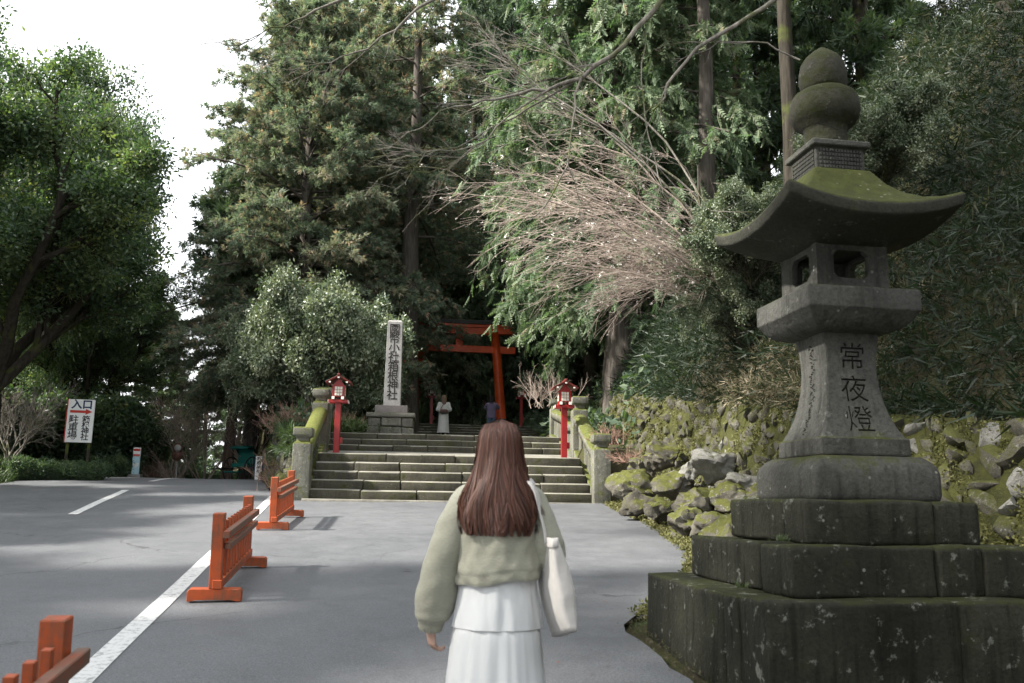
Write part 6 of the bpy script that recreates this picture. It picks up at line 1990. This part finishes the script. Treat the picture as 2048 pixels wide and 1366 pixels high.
# --- two visitors at the upper stairs
def visitor(name_label, X, Y, Z, H, rz, hair, top, bottom, arms, long_coat, hairlen, pants):
    e = empty('person', (X, Y, Z), rz)
    e.scale = (H / 1.6,) * 3
    tag(e, name_label, 'person')
    v = [(0, 0, 0.86), (0, 0, 1.02), (0, 0, 1.18), (0, 0, 1.28), (0, 0, 1.35), (0, 0.01, 1.42)] + arms['L'] + arms['R'] + \
        [(-0.085, 0, 0.82), (-0.085, 0.03, 0.46), (-0.085, -0.02, 0.08), (-0.085, 0.1, 0.04), (0.085, 0, 0.82), (0.085, 0.0, 0.46), (0.085, -0.1, 0.1), (0.085, 0.01, 0.04)]
    ed_ = [(0, 1), (1, 2), (2, 3), (3, 4), (4, 5), (3, 6), (6, 7), (7, 8), (3, 9), (9, 10), (10, 11), (0, 12), (12, 13), (13, 14), (14, 15), (0, 16), (16, 17), (17, 18), (18, 19)]
    rd_ = [(0.13, 0.1), (0.115, 0.09), (0.13, 0.1), (0.11, 0.08), 0.05, 0.05, 0.055, 0.042, 0.026, 0.055, 0.042, 0.026, 0.085, 0.055, 0.038, 0.03, 0.085, 0.055, 0.038, 0.03]
    b = skin_body(ed_, rd_, v, sub=1)
    bb_ = bmesh.new(); bb_.from_mesh(b)
    ex = MB(); head_shape(ex, (0, 0.015, 1.475))
    for key, sd_ in (('L', 1), ('R', -1)):
        w_ = np.array(arms[key][2]); hand_parts(ex, w_, w_ - np.array(arms[key][1]), (-sd_ * -0.5, 0.5, 0.2), sd_)
    em = ex.mesh(True, tint=False); bb_.from_mesh(em); bb_.to_mesh(b); bb_.free()
    b.materials.clear()
    for p_ in b.polygons: p_.use_smooth = True
    obj('body', b, M['skin'], e)
    tm = MB()
    zb_ = 0.72 if not long_coat else 0.55
    rws = np.array([(zb_, 0.2, 0.155), (0.85, 0.19, 0.15), (1.0, 0.185, 0.14), (1.15, 0.2, 0.145), (1.24, 0.195, 0.125), (1.3, 0.14, 0.095), (1.35, 0.07, 0.07), (1.37, 0.065, 0.065)])
    tm.loft([ellipse_ring(0, 0, z, np.interp(z, rws[:, 0], rws[:, 1]), np.interp(z, rws[:, 0], rws[:, 2]), 40, lambda a: 1 + 0.02 * np.sin(4 * a + 13 * z) + 0.02 * np.sin(7 * a - 21 * z)) for z in np.linspace(zb_, 1.37, 26)], cap0=False, cap1=False)
    tp_ = obj('jacket', tm.mesh(True, tint=False), M[top], e)
    for key in ('L', 'R'):
        a0, a1, a2 = (np.array(q) for q in arms[key])
        s0 = a0 * np.array([0.8, 1, 1.0])
        obj('sleeve', MB().loft(sleeve([s0, a0, (a0 + a1) / 2, a1, (a1 + a2) / 2, a2 * 0.9 + a1 * 0.1], [0.07, 0.078, 0.07, 0.068, 0.06, 0.045], seed=5), cap0=False, cap1=False).mesh(True, tint=False), M[top], tp_)
    if pants:
        pm_ = MB()
        pm_.loft([ellipse_ring(0, 0, z, 0.165, 0.125, 30) for z in np.linspace(0.95, 0.78, 5)], cap0=False, cap1=False)
        for sx_ in (-1, 1):
            q = np.array(v[12 if sx_ < 0 else 16]), np.array(v[13 if sx_ < 0 else 17]), np.array(v[14 if sx_ < 0 else 18])
            pm_.loft(sleeve([q[0] + (0, 0, 0.05), q[0], q[1], q[2]], [0.095, 0.095, 0.07, 0.06], seed=6, fold=0.03), cap0=False, cap1=False)
        obj('trousers', pm_.mesh(True, tint=False), M[bottom], e)
    else:
        obj('skirt', MB().loft(tier(0.9, 0.12, 0.16, 0.225, 0.13, 0.2, 14, 8, gath=1.2), cap0=False, cap1=False).mesh(True, tint=False), M[bottom], e)
    for j in (15, 19):
        q = v[j]
        obj('shoe', box_mesh((0.042, 0.12, 0.08), 0.03, 2), M['shoe' if pants else 'white_coat'], e, (q[0], q[1] - 0.03, q[2] - 0.04))
    hpv = [(0, 0, 0, 0.015), (0.01, 0.05, 0.055, 0.013), (0.03, 0.075, 0.085, 0.01), (0.08, 0.097, 0.11, 0.005), (0.16, 0.1, 0.112, 0.0), (0.22, 0.105, 0.11, -0.01), (hairlen * 0.8, 0.1, 0.1, -0.03), (hairlen, 0.075, 0.085, -0.04)]
    obj('hair', hair_mesh((0, 0, 1.605), hpv, 700, 9, (0.006, 0.012)), M[hair], e)
    return e
p = at(886, 872, 34.3)
e = visitor('woman in a long white outfit with pale brown hair climbing the upper stairs', p[0], p[1], p[2], 1.6, 0.1, 'hair_pale', 'white_coat', 'white_coat',
            {'L': [(-0.17, 0, 1.25), (-0.245, -0.03, 1.02), (-0.16, 0.16, 0.98)], 'R': [(0.17, 0, 1.25), (0.25, -0.03, 1.02), (0.12, 0.17, 1.0)]}, True, 0.42, False)
pb = empty('shoulder_bag', (p[0] + 0.02, p[1] - 0.2, p[2] + 0.86), 0.1)
tag(pb, 'brown bag across the back of the woman in white', 'bag')
m = MB().loft([ellipse_ring(0, 0, z, 0.17 - 0.05 * t ** 3, 0.05, 20) for t, z in ((0, 0), (0.15, 0.03), (0.6, 0.11), (1, 0.16))])
obj('pouch', m.mesh(True, tint=False), M['leather'], pb)
obj('strap', MB().tubes(np.array([(-0.14, 0.02, 0.13), (-0.06, 0.03, 0.3), (0.04, 0.06, 0.42), (0.1, 0.12, 0.49)]), np.full(4, 0.012), 6).mesh(True, tint=False), M['leather'], pb)
obj('flap', box_mesh((0.15, 0.006, 0.06), 0.004), M['shoe'], pb, (0.0, -0.056, 0.01))
p = at(982, 873, 34.8)
e = visitor('person in a purple quilted jacket and jeans raising both hands to photograph the gate', p[0], p[1], p[2], 1.6, -0.05, 'hair_black', 'purple', 'denim',
            {'L': [(-0.17, 0, 1.26), (-0.26, 0.1, 1.14), (-0.08, 0.22, 1.36)], 'R': [(0.17, 0, 1.26), (0.27, 0.1, 1.14), (0.08, 0.22, 1.36)]}, False, 0.27, True)
ph_ = obj('phone', box_mesh((0.075, 0.005, 0.08), 0.003), M['shoe'], None, (p[0], p[1] + 0.3, p[2] + 1.36))
tag(ph_, 'dark phone held up by the person in the purple jacket', 'phone')
